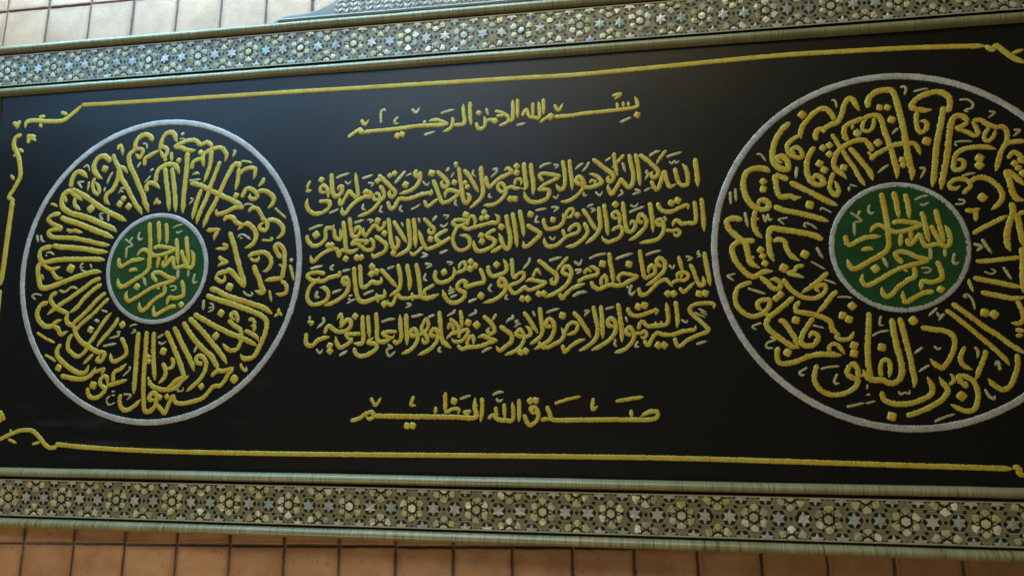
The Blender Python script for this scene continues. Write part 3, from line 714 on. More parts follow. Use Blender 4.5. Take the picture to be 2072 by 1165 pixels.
tL72 1387 -81 -51 12 -68 -4 -21 -26 35 -28 39 -1 22 27;74 1493 -62 1 -32 -72 -15 -50 -25 -62 -4 -48 -53 -9 -70 30 -43 62 -1 60 31 10 53 -29 33 -40 6
tL76 1569 -171 -28 11 -18 27 22 21 23 -27 2 -48 -21 -48 -54 -41 -66 -31 -44 -10
tL76 1653 -18 7 -59 8 -86 18 -27 32 15 33 26 33 -11 38 10 -6 37
tL78 1609 -33 9 -97 13 -85 24 -64 45 -17 49 15 49 15 49 9 -2 53;56 1786 -234 18 -74
tL73 1814 -54 45 -49 51 -55 33 -37;78 1947 -21 16 -74 6 -69 -20 -53 -64 -40
tL77 2015 -23 12 -64 12 -63 -3 -74
tL79 2086 -19 18 -96 12 -79 12 -68 37 -17 48 10 48 20;64 2133 -268 -54 1 -64 -9 -43 6 -22 22 -21 -31 -21 -42 -28 11 -8 27;61 2057 -235 7 -63;61 2223 -181 -48 -25 -27 -20 17 -37
tL71 2234 -76 -8 -47 20 -37 42 -7 58 25 27 41 -9 48;63 2367 -100 48 9 37 25 -6 42 -32 -10 -10 -41
tL73 2557 -69 26 -53 6 -46 -32 -10 -47 -9 -52 -15 0 32 -32 11 -26 -21 -5 -31 26 -21 32 -16 -10 -31 -37 -30 -52 -5 -43 32 -27 63
tL73 2620 -50 5 -52 31 -27 47 10 47 24 0 47 -21 42
tL75 2739 -198 -31 -4 -10 31 21 25 26 -26 5 -46 -26 -41 -57 -40 -83 -21
tL70 2791 -2 5 -78 5 -73;64 2807 -153 36 40 36 0 -6 -36 -41 -30 -51 -20 0 -30 31 -27 56 30 15 15 26 -21 41 4 97 44;66 3042 -184 -56 11 -61 12 -36 -14
tL56 2940 -146 16 36 20 20 25 -42
tL74 2977 -21 40 -29 41 -37 50 -43 5 -35 -21 -30 -20 25 16 21
tL61 3195 -4 -46 -50 -41 -50
tL71 3199 -137 -40 16 0 31 25 20 25 -21 5 -41 -21 -56 -46 -44 -50 -30 -71 -29
tL70 3132 -263 19 -36 26 30 40 35 41 19 55 19
tL68 3258 -187 35 22 45 14 55 14 6 30 -25 21 -34 11
tL60 3304 -130 25 35 30 -26
tL70 3353 -182 14 -35 35 -21 34 9 50 19 39 -6 50 4 49 29 59 21;62 3683 -160 -58 17 -59 7 -25 -30 14 -31;75 3483 18 6 -77 14 -71 3 -75;62 3427 -214 -4 41 25 29 14 -30 -6 -40
tL69 3693 32 8 -76 13 -81 8 -40 30 4 39 24 1 40 -24 16 -20 -35 4 -25
tL71 3841 -88 -29 10 -4 31 25 14 28 -31 -7 -55 -40 -44 -39 -34 -49 -24
tL66 3677 -234 13 -46 29 -5 40 29 49 49 54 23 47 -51;61 3900 -215 39 24 52 -1 25 29 -18 26 -24 0 -29 -9 -6 -35;68 3954 -22 13 -55 12 -60;46 3979 -137 -16 -44
tL63 3956 -241 23 -30 39 29 40 39
tL68 4029 -79 26 -55 22 -75 23 -20 19 14 -8 50
tL75 4127 3 11 -80 12 -79 8 -79
tL63 1260 -435 40 -9 -21 -23
tL79 1255 -520 0 -63 18 -27 34 0 48 41 83 20
tL73 1398 -527 15 47 22 10 29 -26 39 -17 55 5 37 31 -1 42 -33 6 -32 -42 -22 -10;68 1524 -471 3 53 -12 32 -26 -37
tL77 1686 -394 3 -79 7 -73 -4 -47 -32 -10 -39 5
tL72 1725 -395 10 -79 8 -88
tL62 1674 -530 -66 0 -44 -4 23 -32 22 5;72 1609 -556 -10 -31 -38 -26 -38 -15 -28 32 -13 52
tL72 1628 -629 12 -41 33 -21 44 4 53 26 32 31 -17 26 -49 11 37 36
tL80 1787 -375 11 -99 2 -84 22 -31 49 5 42 25;63 1950 -518 -65 1 -43 -10 33 -26 38 -11 21 25
tL76 1919 -585 38 -11 26 36 -7 78 -7 88
tL79 2015 -389 4 -73 7 -78 1 -77
tL73 2090 -551 -32 6 -6 26 21 20 27 -26 6 -46 -25 -52 -42 -35 -53 -20;63 2116 -541 43 20 25 46 -16 47 -31 -51 0 -31 33 -42 11 -36 -27 -10 -16 36
tL73 2238 -552 -31 5 -6 21 26 25 27 -26 -5 -56 -36 -51 -47 -30 -58 -23
tL78 2262 -372 9 -78 6 -72 11 -62 32 -31 37 -25
tL65 2339 -430 37 -27 32 -36 -10 -31 -42 -14 -41 -36;54 2329 -507 11 41 31 -37 -15 -30
tL65 2417 -370 11 -62 4 -66
tL64 2409 -570 10 41 41 20 16 -21 -26 -40 -36 -25 -42 5 -16 21
tL66 2399 -620 31 -26 42 10 62 4 52 10 51 20 51 9;66 2688 -593 -51 16 -52 21 -41 -10;62 2482 -631 -11 35 26 41 21 -16 -5 -50
tL72 2585 -411 41 -39 31 -36 11 -36 -31 -20 -21 26 21 20
tL56 2680 -400 -33 -50
tL74 2704 -487 46 -31 41 -36 -6 -45 -40 -35 -41 -24 -26 30
tL68 2867 -565 -36 11 -5 20 21 20 25 -25 5 -51 -31 -50 -45 -29 -61 -22;66 2877 -570 46 20 -5 35 -31 26
tL71 2875 -388 38 -51 30 -51 35 -51
tL75 2990 -359 9 -81 10 -71 -11 -45 -35 -35 -46 -27
tL70 3074 -497 -35 6 -5 25 26 25 30 -36 -1 -55 -26 -50 -35 -29 -45 -25 -36 -17;67 2983 -601 20 -30 40 -10 50 24 45 25 21 44 -20 45;62 3164 -543 25 55 36 19 29 -15 -10 -45 -35 -19 -35 -5
tL69 3148 -622 14 -50 40 34 50 34 55 20
tL72 3225 -394 39 -45 39 -61 43 -75
tL74 3365 -356 13 -75 14 -75 -6 -59 -35 -49 -85 -54
tL72 3417 -352 6 -80 3 -74 1 -80
tL71 3505 -498 -34 6 -5 30 20 19 29 -30 -1 -64 -40 -54 -65 -44 -64 -29
tL76 3535 -339 11 -80 10 -89 0 -103
tL68 3600 -370 14 -40 38 -21 54 9 53 19 39 9 -10 -34
tL68 3625 -558 -29 5 -9 25 25 19 23 -30 4 -39 -25 -44 -45 -39 -68 -21;58 3649 -549 39 0 24 14 14 -24 -24 -25 -19 15
tL68 3669 -524 11 39 20 14 33 -30 43 0 48 4 38 9 11 49 -11 99;41 3786 -472 0 -25;41 3825 -468 1 -24
tL70 3925 -332 7 -74 2 -68 -8 -44
tL67 3706 -598 28 -35 25 44 35 39 47 -11 62 0 58 18 47 9 38 5 6 29;36 3961 -523 2 -20;36 4009 -517 2 -17
tL67 3912 -581 12 -54 24 -5 39 34 53 28 62 24 33 19 -18 29 -49 49 -46 45 1 34 48 24 76 3 32 -10 -5 -29
tL76 1649 999 91 6 169 6 167 13 166 -2 71 -1;64 2313 1021 -72 38 -55 3 -27 -9;74 1530 966 45 31 51 26 23 -30 -28 -4
tL60 1632 1102 30 -42 30 38
tL69 2345 1075 1 -51 -22 -37 -54 -19;69 2346 1019 60 -4 32 15 -8 67 -4 78
tL74 2478 1189 1 -84 9 -100
tL68 2525 1025 17 -45 32 -2 22 37 -11 56;65 2601 1031 43 9 17 -18
tL62 2666 1103 38 -8 43 -24 21 -24 -11 -37 -64 -21;57 2677 1064 70 4;68 2763 1026 37 8 0 149
tL68 2835 1186 2 -77 0 -71
tL65 2869 1052 32 47 21 -50 37 -13 40 3 -8 121;62 2949 1151 2 -109
tL67 3028 1176 2 -123
tL61 3001 995 42 30 37 14
tL68 3101 1032 88 0 156 12 154 7 127 8 71 11 6 32 -17 44;52 3559 1111 4 -48;52 3640 1111 2 -37
tL52 3602 1114 4 -43
tL64 3107 1125 31 -46 32 52
tL60 3527 1162 61 10 -47 -38
tL69 1617 -1154 68 20 45 32 46 11 12 -32 -34 -16 -23 21;79 1794 -1118 130 -1 225 -2 222 -1 159 -2 -1 69 0 69
tL58 1764 -988 39 -54 39 57
tL60 2085 -977 -21 -59 39 -8
tL62 2246 -1051 -3 -53
tL71 2314 -950 1 -148;62 2321 -1093 49 27 44 -5 -10 -32
tL56 2502 -1082 -49 -5 22 -21 11 26
tL72 2578 -986 3 -85 -13 -84
tL69 2622 -1133 38 26 27 -26 59 -10 54 11 -6 115;64 2676 -1049 11 -84;64 2736 -1028 6 -105
tL71 2841 -996 2 -73 -3 -84
tL66 2875 -1101 21 -51 27 -21 42 32 11 46 -21 42 -32 -6 11 -26 37 -10
tL72 3035 -1043 20 -51 21 -42 136 -1 208 4 204 1 101 1 51 15 6 31 -30 10 -51 -16 -31 -20
tL68 2992 -1136 63 5
tL52 3088 -1027 89 29 95 21
tL62 3355 -987 -6 -75 36 21
tL56 3504 -1010 93 16 97 15
tL61 3608 -1066 1 -51
tV54 1446 650 50 20 57 14
tV37 1515 625 29 -24 22 27
tV50 1651 638 44 12 45 14
tV36 1699 602 43 -7 -22 -24
tV42 1668 441 -5 -38 28 -7
tV41 1813 424 -16 -43 28 -7
tV41 1963 418 -11 -32 28 -18
tV42 1398 380 40 15 39 18
tV64 1990 680 -38 -43 -48 -52
tV36 2040 661 -49 -20
tV36 2124 596 33 -34 16 27
tV41 2035 382 43 20 32 23
tV41 2359 651 -21 -43
tV43 2364 694 33 4
tV38 2510 665 -10 -32 27 -23
tV48 2649 658 32 4 -5 -27 -43 -36
tV45 2996 654 37 23 52 8
tV39 3095 671 36 -5 -26 -25
tV42 3306 673 -52 -40;47 3311 673 -31 -20 -31 -25
tV36 3093 440 20 -17 21 31
tV40 2631 481 -8 -26 27 -7
tV46 2380 444 -10 -32 24 -12
tV49 3352 681 -16 -36 -36 -35
tV44 3510 705 -46 -27
tV51 3589 664 19 -75
tV46 3775 699 41 26 39 9
tV48 3894 687 54 16 55 15
tV48 3763 600 -11 -18 15 -11 -26 -43
tV35 3912 655 19 -19 16 20 14 -17 20 20
tV41 3313 461 -1 -26 26 4
tV36 3394 458 30 -28 20 31
tV43 3570 466 14 -27 -35 -22
tV46 3670 464 34 -20 -55 -18
tV45 3734 448 50 24
tV37 3866 263 18 -37
tV45 3626 298 45 18 65 23
tV38 3637 354 29 -17 26 30
tV44 3331 351 51 19
tV41 3356 339 31 -11 -31 -20
tV44 2963 340 83 12
tV39 3077 359 51 -5 -36 -30
tV42 2979 303 -16 -42 31 -6
tV36 3060 145 30 -22 16 26
tV48 2259 47 64 25
tV54 2237 331 -37 -41
tV38 2285 335 22 -12;38 2282 329 41 -4 -24 -23
tV40 2261 261 28 -15 31 28
tV43 2128 56 38 -19 -49 -15
tV41 1965 290 17 -33
tV46 2096 320 11 -38
tV41 1699 319 45 -7 -28 -21
tV53 1599 298 78 22
tV53 1243 259 57 22 56 12
tV50 1267 -40 50 12 51 10
tV47 1452 -13 -27 -26 29 -17
tV44 1515 -65 67 14
tV66 1330 -209 -10 -37 29 -11
tV52 1443 -227 77 28
tV38 1572 -251 33 7
tV38 1572 -267 17 -22 -32 -18;38 1589 -289 39 16
tV49 1687 -243 82 33
tV49 1863 -56 60 20
tV43 2150 -24 49 -14 -43 -20
tV42 2157 -95 -10 -42 27 -16
tV45 2016 -313 32 -12 -42 -22
tV40 2313 -18 43 -6 -27 -18
tV45 2337 -199 16 -11
tV42 2326 -230 48 15
tV42 2327 -251 52 20
tV42 2343 -277 52 20
tV52 2475 -313 67 27
tV44 2646 -185 -21 -36 26 -21
tV41 2760 -260 -15 -30 25 -8
tV52 2920 -1 -5 -36 -47 -48
tV51 3058 -28 92 23
tV38 3240 -36 35 -26 16 40;41 3235 -39 35 -24 20 35
tV43 3239 -102 46 1 -36 -27;43 3239 -103 45 -1 -30 -25
tV45 3222 -287 45 27 40 7;53 3227 -285 50 24 50 4
tV48 3341 -24 55 24 70 11
tV50 3524 -32 55 21 69 19
tV45 3731 -10 50 19 58 13
tV39 3889 -82 24 -23 15 29
tV49 3594 -235 24 12
tV49 3633 -213 -16 -50 15 -20 25 29
tV44 4094 14 -10 -24 18 -11 -24 -14
tV39 4002 -25 43 -14 -35 -19
tV49 1276 -393 1 -32
tV54 1377 -405 12 -32 -54 -47
tV40 1336 -637 29 -31 21 31
tV53 1514 -688 65 36
tV48 1830 -446 53 17 54 5
tV42 1882 -610 33 -21 -32 -10 -5 -26 22 -26 42 36
tV50 2055 -413 91 19
tV47 2178 -418 53 20
tV47 2276 -629 -15 -26 26 -13
tV49 2375 -364 -5 -21 -52 -25
tV47 2522 -367 10 -20 -57 -25
tV48 2575 -672 42 24 35 10
tV54 2796 -407 0 -25 -26 -10 -20 -23
tV41 2842 -448 -26 -10 21 -15 -31 -25;38 2837 -473 20 -1
tV38 2939 -384 20 -41
tV43 3035 -398 50 17 46 11
tV42 3300 -390 35 -1 -21 -19 -15 -20
tV42 3261 -668 40 20
tV44 3448 -380 64 16
tV44 3513 -586 -6 -40 19 -12
tV46 3667 -603 -20 -34 29 -5
tV37 3584 -434 14 -40
tV36 3959 -460 32 -20 10 19
tV29 4075 -388 55 -26
tV29 4046 -412 74 -36
tV29 4088 -408 46 -25
tV43 4052 -628 71 21
tV59 2131 1065 0 -28
tV48 1789 1064 -2 85 22 21 18 -18
tV56 1923 1106 -27 -32 12 -23 22 10
tV51 2029 1162 34 -31 27 38
tV53 2252 1111 60 16 49 11
tV53 2127 951 88 23
tV55 2600 1131 17 -57
tV54 2827 983 68 15
tV52 3578 960 82 35
tV49 2419 -997 82 26
tV48 2654 -970 43 21 38 0
tV45 2681 -991 16 -21 33 15
tD121 1329 642
tD118 1775 615
tD104 1869 650
tD111 1905 665
tD131 1992 575
tD137 2191 653
tD88 2375 715
tD115 2366 574
tD101 2446 568
tD101 2463 537
tD120 2829 673
tD119 2829 625
tD119 2781 432
tD119 2815 431
tD125 3918 353
tD125 3962 371
tD121 3533 360
tD109 3265 294
tD110 3091 267
tD124 2929 312
tD125 2716 228
tD119 2569 169
tD118 2574 127
tD133 2454 326
tD106 2589 342
tD106 2608 304
tD106 2571 297
tD121 2191 156
tD115 1910 60
tD116 1838 211
tD124 1783 308
tD123 1629 34
tD116 1663 35
tD117 1543 28
tD147 1302 218
tD111 1402 135
tD111 1430 135
tD129 1748 -37
tD129 1744 -90
tD129 1782 -75
tD127 1848 -315
tD125 2295 -91
tD118 2491 -20
tD118 2525 -50
tD118 2489 -72
tD129 2568 -269
tD123 2680 -46
tD114 2985 -264
tD114 3021 -263
tD115 2868 -295
tD121 2906 -298
tD132 3435 -62
tD130 3617 -70
tD122 3876 -281
tD121 3914 -282
tD120 4083 -285
tD120 4124 -284
tD121 1629 -401
tD121 1440 -614
tD121 1442 -653
tD129 2476 -461
tD135 2538 -477
tD119 2854 -672
tD119 2889 -665
tD131 3150 -420
tD122 3673 -367
tD128 3717 -360
tD126 3801 -633
tD126 3841 -634
tD107 1635 1005
tD126 1921 955
tD126 1957 964
tD110 2547 1095
tD122 2669 1026
tD140 3080 1034
tD123 3701 1008
tD123 2038 -1185
tD122 2080 -1185
tD128 2378 -1011
tD119 2921 -1009
tD118 2958 -1006
bB86 -780 1374 382 -4 1163 -7 735 -5 1235 -10 657 -4 1215 36 484 -1 476 -8 445 -22;92 -780 1364 -73 -61 -88 -53 -142 2 -129 15 -62 -11 -11 -51;89 6008 1350 43 -30 25 25 48 -48 49 -47 71 -40
bB81 -754 -1346 290 -22 580 -19 792 -5 682 2 1146 7 1068 2 668 -8 744 -13 713 -12;78 -1309 -1324 67 10 39 18 58 23 65 24 80 7 48 -11 58 -46 45 -46 49 -28 52 7 3 34;47 -1156 -1238 10 -29;87 5930 -1400 31 -14 4 -30 41 -11
bB76 -964 1325 65 -26
bB77 -1167 1293 63 4
bB69 -1153 1234 27 -31
bB93 -1403 1264 44 -40 -13 -21;85 -1340 1275 -19 -51
bB84 -1262 1138 89 -12;84 -1239 1071 2 58 68 -40
bB92 -1311 1148 -53 -19 -9 -72 50 -90 25 -88 10 -87 -45 -98 -40 -70 59 -31;65 -1371 970 30 12;105 -1338 594 -10 -198 -13 -308 -9 -194
bB65 -1279 1001 -51 32
bB65 -1378 811 37 -45
bB57 -1168 -1314 78 -28
bB56 -955 -1349 71 18
bB143 -1287 -1098 40 -47 36 -17;127 -1277 -1180 30 29
bB61 6168 1285 71 21"""

# rings and roundels
def circle(cx, cy, r, n): return [(cx + r * math.cos(k / n * math.tau), cy + r * math.sin(k / n * math.tau)) for k in range(n)]
rings = {}
for key, cx in (('l', 0.0), ('r', DX)):
    V, F, A = [], [], []; stroke_geo(V, F, A, circle(cx, 0, .2943, 60), .0108, .0008, 11 + int(cx), closed=True, jag=.09)
    ro = link('outer_ring', mesh('outer_ring', V, F, M_silver, smooth=True, attr=('along', A)), root)
    rings[key] = ro
    V, F, A = [], [], []; stroke_geo(V, F, A, circle(cx, 0, .1042, 40), .0092, .0008, 21 + int(cx), closed=True, jag=.09)
    link('inner_ring', mesh('inner_ring', V, F, M_silver, smooth=True, attr=('along', A)), ro)
    V = [(cx, 0, und(cx, 0) + .0008)]; F = []
    for k in range(64):
        for r in (.05, .1035):
            a = k / 64 * math.tau; x, y = cx + r * math.cos(a), r * math.sin(a); V.append((x, y, und(x, y) + .0008))
    for k in range(64):
        a, c = 1 + 2 * k, 1 + 2 * ((k + 1) % 64); F += [(0, a, c), (a, a + 1, c + 1, c)]
    rings[key + 'g'] = link('green_roundel', mesh('green_roundel', V, F, M_green, smooth=True), ro)
rings['l']['label'] = 'silver stitched ring of the left medallion'
rings['r']['label'] = 'silver stitched ring of the right medallion'

U = .00025; sd = 100
def decode(s):
    out = []
    for st in s.split(';'):
        v = list(map(int, st.split())); x = y = 0; pts = []
        for i in range(1, len(v), 2): x += v[i]; y += v[i + 1]; pts.append((x * U, y * U))
        out.append((v[0] * 1e-4, pts))
    return out
NAME = {'L': 'letter', 'V': 'vowel_mark', 'D': 'letter_dot', 'B': 'border_line'}
MT = {'L': M_gold, 'V': M_pale, 'D': M_gold, 'B': M_gold}
border_pts = []
def build(kind, strokes, off, parent, name=None, lift=0.0):
    global sd
    V, F, A = [], [], []
    for w, pts in strokes:
        sd += 1; pts = [(x + off[0], y + off[1]) for x, y in pts]
        if kind == 'D': dot_geo(V, F, A, pts[0][0], pts[0][1], w, sd)
        else:
            hz = min(.0009, w * .10)
            stroke_geo(V, F, A, pts, w * ((1.03 if parent is root else 1.10) if kind == 'L' else 1.0), hz, sd, jag=.17 if kind == 'L' else (.09 if kind == 'B' else .15))
    if lift: V = [(x, y, z + lift) for x, y, z in V]
    return link(name or NAME[kind], mesh(name or NAME[kind], V, F, MT[kind], smooth=True, attr=('along', A)), parent)
for ln in DATA.strip().split('\n'):
    sec, kind = ln[0], ln[1]; st = decode(ln[2:])
    if sec == 'l': build(kind, st, (0, 0), rings['l'])
    elif sec == 'r': build(kind, st, (DX, 0), rings['r'])
    elif sec == 'c':
        build(kind, st, (DX, 0), rings['r'], lift=.0009); build(kind, st, (0, 0), rings['l'], lift=.0009)
    elif sec == 't': build(kind, st, (0, 0), root)
    else: build('B', st, (0, 0), root)
# border beyond the picture's edges, mirrored from the corner that shows
def mir(pts): return [(2 * XC - x, y) for x, y in pts]
build('B', [(.0098, mir([(-.3431, -.0387), (-.343, -.15), (-.342, -.25)]))], (0, 0), root)
build('B', [(.0098, mir([(-.3340, .1485), (-.337, .08), (-.3431, -.0387)]))], (0, 0), root)
build('B', [(.0098, [(-.3435, -.035), (-.344, -.15), (-.342, -.25)])], (0, 0), root)

# ------------------------------------------------------------------ frame
def und_m(s, k): return .0005 * noise.noise(Vector((s * 9, k, 1.7)))
def rail_pt(side, s, t, z):   # s along the opening edge (0..1), t outwards
    if side == 'top': return (XL - t + (XR - XL + 2 * t) * s, YT + t, z)
    if side == 'bottom': return (XL - t + (XR - XL + 2 * t) * s, YB - t, z)
    if side == 'left': return (XL - t, YB - t + (YT - YB + 2 * t) * s, z)
    return (XR + t, YB - t + (YT - YB + 2 * t) * s, z)
def extrude(side, prof, mats, pm, seg, wob, nm, parent, smooth=True, seed=0):
    V, F, mi = [], [], []; k = len(prof)
    for i in range(seg + 1):
        s = i / seg
        for q, (t, z) in enumerate(prof):
            d = und_m(s * 2.3 + seed, 5.5 + seed) * wob
            V.append(rail_pt(side, s, t + d, z + und_m(s * 3.1 + seed, 9.5) * wob * .6))
    flip = side in ('top', 'right')
    for i in range(seg):
        for q in range(k - 1):
            a = i * k + q; c = a + k
            f = (a, c, c + 1, a + 1)
            if side in ('bottom', 'left'): f = f[::-1]
            if side == 'left' or side == 'right': f = f[::-1]
            F.append(f); mi.append(pm[q])
    return link(nm, mesh(nm, V, F, mats, mi, smooth), parent)
def half_round(t0, t1, zb, zt, n=9, back=None):
    P_ = []
    for i in range(n + 1):
        a = math.pi * i / n; P_.append(((t0 + t1) / 2 - (t1 - t0) / 2 * math.cos(a), zb + (zt - zb) * math.sin(a) ** .75 if 0 < i < n else zb))
    if back: P_ = back[0] + P_ + back[1]
    return P_
IN0, IN1 = .0230, .0860
BC = (IN0 + IN1) / 2; BH = (IN1 - IN0) / 2; ZB = .0045
rails = {}
for side in ('top', 'bottom', 'left', 'right'):
    seg = 160 if side in ('top', 'bottom') else 50; mm = M_mx if side in ('top', 'bottom') else M_my
    prof = [(.0140, -.004), (.0140, .0008), (.0205, .0008), (.0210, .0062), (.0230, .0062), (.0232, ZB), (.0858, ZB), (.0860, .0062), (.0880, .0062), (.0885, .0008), (.0945, .0008), (.0945, -.010), (.0140, -.010), (.0140, -.004)]
    pm = [1, 1, 1, 2, 2, 0, 2, 2, 1, 1, 1, 1, 1]
    rails[side] = extrude(side, prof, [M_board, M_dark, M_strip], pm, seg, .25, side.replace('top', 'upper').replace('bottom', 'lower') + '_rail', root, smooth=False)
    rails[side]['label'] = {'top': 'upper', 'bottom': 'lower', 'left': 'left', 'right': 'right'}[side] + ' rail of the frame with its band of star inlay'
    extrude(side, half_round(0, .0162, -.001, .0125, back=([(0, -.008)], [])), [mm], [0] * 14, seg, 1.0, 'inner_moulding', rails[side], seed=1)
    extrude(side, half_round(.0928, .1095, .0, .0135, back=([(.0928, -.006)], [(.1095, -.012), (.094, -.012)])), [mm], [0] * 14, seg, 1.0, 'outer_moulding', rails[side], seed=2)

# inlay pieces: (outline polygon, z base, height) -> bevelled chip with a raised middle
def clip(poly, y0, y1):
    for sgn, lim in ((1, y0), (-1, -y1)):
        out = []
        for i, pt in enumerate(poly):
            pr = poly[i - 1]; ins = sgn * pt[1] >= lim; inp = sgn * pr[1] >= lim
            if ins != inp:
                t = (lim - sgn * pr[1]) / (sgn * (pt[1] - pr[1])); out.append((pr[0] + (pt[0] - pr[0]) * t, pr[1] + (pt[1] - pr[1]) * t))
            if ins: out.append(pt)
        poly = out
        if len(poly) < 3: return []
    return poly
def parea(p_): return sum(p_[i - 1][0] * p_[i][1] - p_[i][0] * p_[i - 1][1] for i in range(len(p_))) / 2
def chip_geo(V, F, poly, z, h, cr=.0007):
    if parea(poly) < 0: poly = poly[::-1]
    n = len(poly); b0 = len(V); cx = sum(p_[0] for p_ in poly) / n; cy = sum(p_[1] for p_ in poly) / n
    V += [(x, y, z) for x, y in poly] + [(cx + (x - cx) * .96, cy + (y - cy) * .96, z + h) for x, y in poly] + [(cx, cy, z + h + cr)]
    for i in range(n):
        j = (i + 1) % n; F.append((b0 + i, b0 + j, b0 + n + j, b0 + n + i)); F.append((b0 + n + i, b0 + n + j, b0 + 2 * n))
def ngon(cx, cy, r, n, a0): return [(cx + r * math.cos(a0 + k * math.tau / n), cy + r * math.sin(a0 + k * math.tau / n)) for k in range(n)]
def star(cx, cy, r, ri, a0): return [(cx + (r if k % 2 == 0 else ri) * math.cos(a0 + k * math.pi / 6), cy + (r if k % 2 == 0 else ri) * math.sin(a0 + k * math.pi / 6)) for k in range(12)]
camP = PANEL_M.inverted() @ CAM_M.translation
pieces = []       # (score, name, material, material for the joined rest, poly, side)
ground = {}
def band(side, a, x_fl, lo, hi, ycen, vertical=False):
    gV, gF, gmi = [], [], []      # dark grounds + strips (joined)
    rg = random.Random(side)
    T = (lambda p_: (p_[1], p_[0])) if vertical else (lambda p_: p_)
    def ground_poly(poly, z, mat_i):
        poly = clip(poly, -BH, BH)
        if len(poly) < 3: return
        poly = [T((x, y + ycen)) for x, y in poly]
        if parea(poly) < 0: poly = poly[::-1]
        b0 = len(gV); gV.extend([(x, y, z) for x, y in poly]); gF.append(tuple(range(b0, b0 + len(poly)))); gmi.append(mat_i)
    def add(name, m1, m2, poly, h):
        full = len(poly); poly = clip(poly, -BH, BH)
        if len(poly) < 3: return
        ar = abs(parea(poly))
        if ar < 6e-6: return
        poly = [T((x, y + ycen)) for x, y in poly]
        cx = sum(p_[0] for p_ in poly) / len(poly); cy = sum(p_[1] for p_ in poly) / len(poly)
        d = (Vector((cx, cy, 0)) - camP).length
        vis = 1.0 if (-.46 < cx < 1.60 and not vertical) else .01
        if cy > 0 and cx > 1.18: vis = .01
        pieces.append((ar / d ** 2 * vis, name, m1, m2, poly, side, h))
    i0 = int((lo - x_fl) / a) - 3; i1 = int((hi - x_fl) / a) + 3
    rh = a * math.sqrt(3) / 2
    for j in (-1, 0, 1):
        for i in range(i0, i1):
            cx = x_fl + (i + j * .5) * a; cy = j * rh
            if cx < lo + .004 or cx > hi - .004: continue
            typ = (i - j) % 3
            ox, oy = rg.uniform(-.0004, .0004), rg.uniform(-.0003, .0003)
            if typ != 0:
                ground_poly(ngon(cx, cy, a * .365, 6, 0), ZB + .0005, 0)
                add('inlay_star', M_star, M_star2, star(cx + ox, cy + oy, a * .335, a * .175, math.pi / 2 + rg.uniform(-.05, .05)), .0008)
                for rr in (.42, .50):
                    for k in range(6):
                        a0, a1 = k * math.pi / 3, (k + 1) * math.pi / 3
                        q = [(cx + r_ * a * math.cos(t_), cy + r_ * a * math.sin(t_)) for r_, t_ in ((rr, a0), (rr, a1), (rr + .028, a1), (rr + .028, a0))]
                        ground_poly(q, ZB + .0004, 1)
                        q = [(cx + r_ * a * math.cos(t_), cy + r_ * a * math.sin(t_)) for r_, t_ in ((rr + .032, a0), (rr + .032, a1), (rr + .046, a1), (rr + .046, a0))]
                        ground_poly(q, ZB + .0004, 0)
                for k in range(6):
                    t_ = k * math.pi / 3
                    ground_poly(ngon(cx + .5 * a * math.cos(t_), cy + .5 * a * math.sin(t_), a * .075, 6, 0), ZB + .0009, 0)
            else:
                ground_poly(ngon(cx, cy, a * .27, 6, 0), ZB + .0005, 0)
                for k in range(6):
                    t_ = k * math.pi / 3; ct, s_ = math.cos(t_), math.sin(t_)
                    ground_poly([(cx + a * (u * ct - v_ * s_), cy + a * (u * s_ + v_ * ct)) for u, v_ in ((.21, -.42), (.236, -.42), (.236, .42), (.21, .42))], ZB + .0013, 0)
                add('inlay_petal', M_petal, M_petal2, ngon(cx + ox, cy + oy, a * .195, 6, math.pi / 2 + rg.uniform(-.1, .1)), .0009)
                for k in range(6):
                    t_ = math.pi / 6 + k * math.pi / 3 + rg.uniform(-.05, .05); ct, s_ = math.cos(t_), math.sin(t_)
                    sc = rg.uniform(.9, 1.08)
                    o1, o2 = rg.uniform(.50, .60), rg.uniform(.50, .60); w1, w2 = rg.uniform(.15, .21), rg.uniform(.15, .21)
                    pts = [[(.26, 0), (.42, .19), (o1, w1 * .8), (o2 + .03, -w2 * .8), (.42, -.19)], [(.27, -.02), (.27, .02), (o1, w1 + .02), (o2 + .08, -.02), (o1 - .04, -w2 - .02)], [(.28, -.05), (.28, .06), (.43, w1), (.56, .07), (.58, -.07), (.43, -w2)]][rg.randrange(3)]
                    add('inlay_petal', M_petal, M_petal2, [(cx + a * (u * ct - v_ * sc * s_), cy + a * (u * s_ + v_ * sc * ct)) for u, v_ in pts], .0009)
                    t_ += math.pi / 6; ct, s_ = math.cos(t_), math.sin(t_)
                    pts = [(.275, 0), (.43, .095), (.43, -.095)]
                    ground_poly([(cx + a * (u * ct - v_ * s_), cy + a * (u * s_ + v_ * ct)) for u, v_ in pts], ZB + .0011, 2)
    link('inlay_ground', mesh('inlay_ground', gV, gF, [M_dark, M_strip, M_petal2], gmi), rails[side], 'stuff')
band('bottom', .03797, 1.3203, XL - BC, XR + BC, YB - BC)
band('top', .03630, .9343, XL - BC, XR + BC, YT + BC)
band('left', .0374, 0, YB - .015, YT + .015, XL - BC, True)
band('right', .0374, 0, YB - .015, YT + .015, XR + BC, True)
cnt = {}; rest = {}
pieces.sort(key=lambda q: -q[0])
rg = random.Random(5)
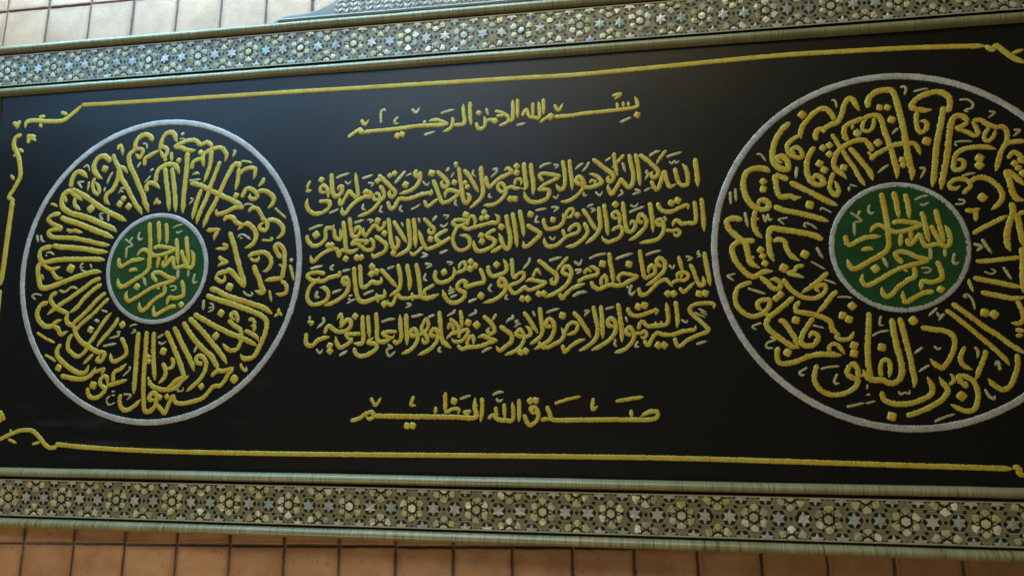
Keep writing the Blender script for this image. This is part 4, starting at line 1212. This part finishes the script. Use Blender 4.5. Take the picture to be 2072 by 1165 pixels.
for sc_, name, m1, m2, poly, side, h in pieces:
    if cnt.get(name, 0) < 296 and sc_ > 1e-7:
        cnt[name] = cnt.get(name, 0) + 1
        cx = sum(p_[0] for p_ in poly) / len(poly); cy = sum(p_[1] for p_ in poly) / len(poly)
        V, F = [], []; chip_geo(V, F, [(x - cx, y - cy) for x, y in poly], 0, h, rg.uniform(.0002, .0009))
        o = link(name, mesh(name, V, F, m1), rails[side]); o.location = (cx, cy, ZB + .0004)
        tl = .06 if (rg.random() < .6 or name == 'inlay_star') else .13; o.location.z += tl * .004; o.rotation_euler = (rg.gauss(0, tl), rg.gauss(0, tl), 0)
    else:
        V, F = rest.setdefault((side, name), ([], [], m2))[:2]; chip_geo(V, F, poly, ZB + .0004, h)
for (side, name), (V, F, m2) in rest.items():
    link(name, mesh(name, V, F, m2), rails[side], 'stuff')

# crest on the upper rail
left = [(.1981, .4700), (.1981, .4765), (.2103, .4819), (.2185, .4885), (.2275, .4942), (.2390, .4980), (.2513, .5003), (.2773, .5012), (.3000, .5034), (.3130, .5075), (.3234, .5117), (.3366, .5165), (.3430, .5205), (.3486, .5255), (.356, .534), (.366, .541), (.40, .548), (.45, .553), (.49, .562), (.53, .580), (.57, .605), (.61, .622), (.6716, .630)]
out = left + [(2 * XC - x, y) for x, y in left[::-1][1:]]
def slab(poly, z0, z1, zr=None):
    n = len(poly); V = [(x, y, z0) for x, y in poly] + [(x, y, z1 - .003) for x, y in poly] ; F = []
    cx = XC
    # bevelled rim
    inn = []
    for i in range(n):
        a, c = poly[i - 1], poly[(i + 1) % n]; tx, ty = c[0] - a[0], c[1] - a[1]; l = math.hypot(tx, ty) or 1
        inn.append((poly[i][0] + ty / l * .004, poly[i][1] - tx / l * .004))
    V += [(x, y, z1) for x, y in inn]
    for i in range(n):
        j = (i + 1) % n
        for k in (0, 1): F.append((k * n + j, k * n + i, (k + 1) * n + i, (k + 1) * n + j))
    F.append(tuple(range(3 * n - 1, 2 * n - 1, -1)))
    return V, F
V, F = slab(out, -.010, .004)
crest = link('crest', mesh('crest', V, F, M_crest), root); crest['label'] = 'arched crest above the upper rail, with rows of pale pearl chips'
# its foot: a cove and a bead running along the rail
def crest_strip(prof, x0, x1, nm, mt, seg=90, wob=.6):
    V, F = [], []; k = len(prof)
    for i in range(seg + 1):
        s = i / seg
        for y, z in prof: V.append((x0 + (x1 - x0) * s, y + und_m(s * 2, 3) * wob, z + und_m(s * 3, 8) * wob))
    for i in range(seg):
        for q in range(k - 1): a = i * k + q; F.append((a, a + k, a + k + 1, a + 1))
    return link(nm, mesh(nm, V, F, mt, smooth=True), crest)
crest_strip([(.4832, .003)] + [(.4875 - .0042 * math.cos(math.pi * i / 8), .003 + .0065 * math.sin(math.pi * i / 8)) for i in range(9)], .232, 2 * XC - .232, 'bead', M_crest)
k = 0
for r in range(9):
    y = .4985 + r * .0105
    for c in range(130):
        x = .352 + c * .0078
        if x > XC * 2 - .352: break
        # inside the outline?
        xx = x if x < XC else 2 * XC - x; top = 0
        for p0, p1 in zip(left[1:-1], left[2:]):
            if p0[0] <= xx <= p1[0]: top = p0[1] + (p1[1] - p0[1]) * (xx - p0[0]) / (p1[0] - p0[0])
        if y + .007 > top - .006: continue
        s = 1 if c % 2 else -1; w = .0070; h = .0032
        if r > 2 and k > 285: continue
        if x > 1.02 and r > 0: continue
        k += 1
        if k > 290: continue
        V, F = [], []; chip_geo(V, F, [(-w * .5, -h - s * .0026), (w * .5, -h + s * .0026), (w * .5, h + s * .0026), (-w * .5, h - s * .0026)], 0, .0009, .0006)
        o = link('pearl_chip', mesh('pearl_chip', V, F, M_chip), crest); o.location = (x, y + rg.uniform(-.0003, .0003), .0042); o.rotation_euler = (rg.gauss(0, .08), rg.gauss(0, .08), rg.gauss(0, .05))
print('pieces', cnt, 'chips', k)
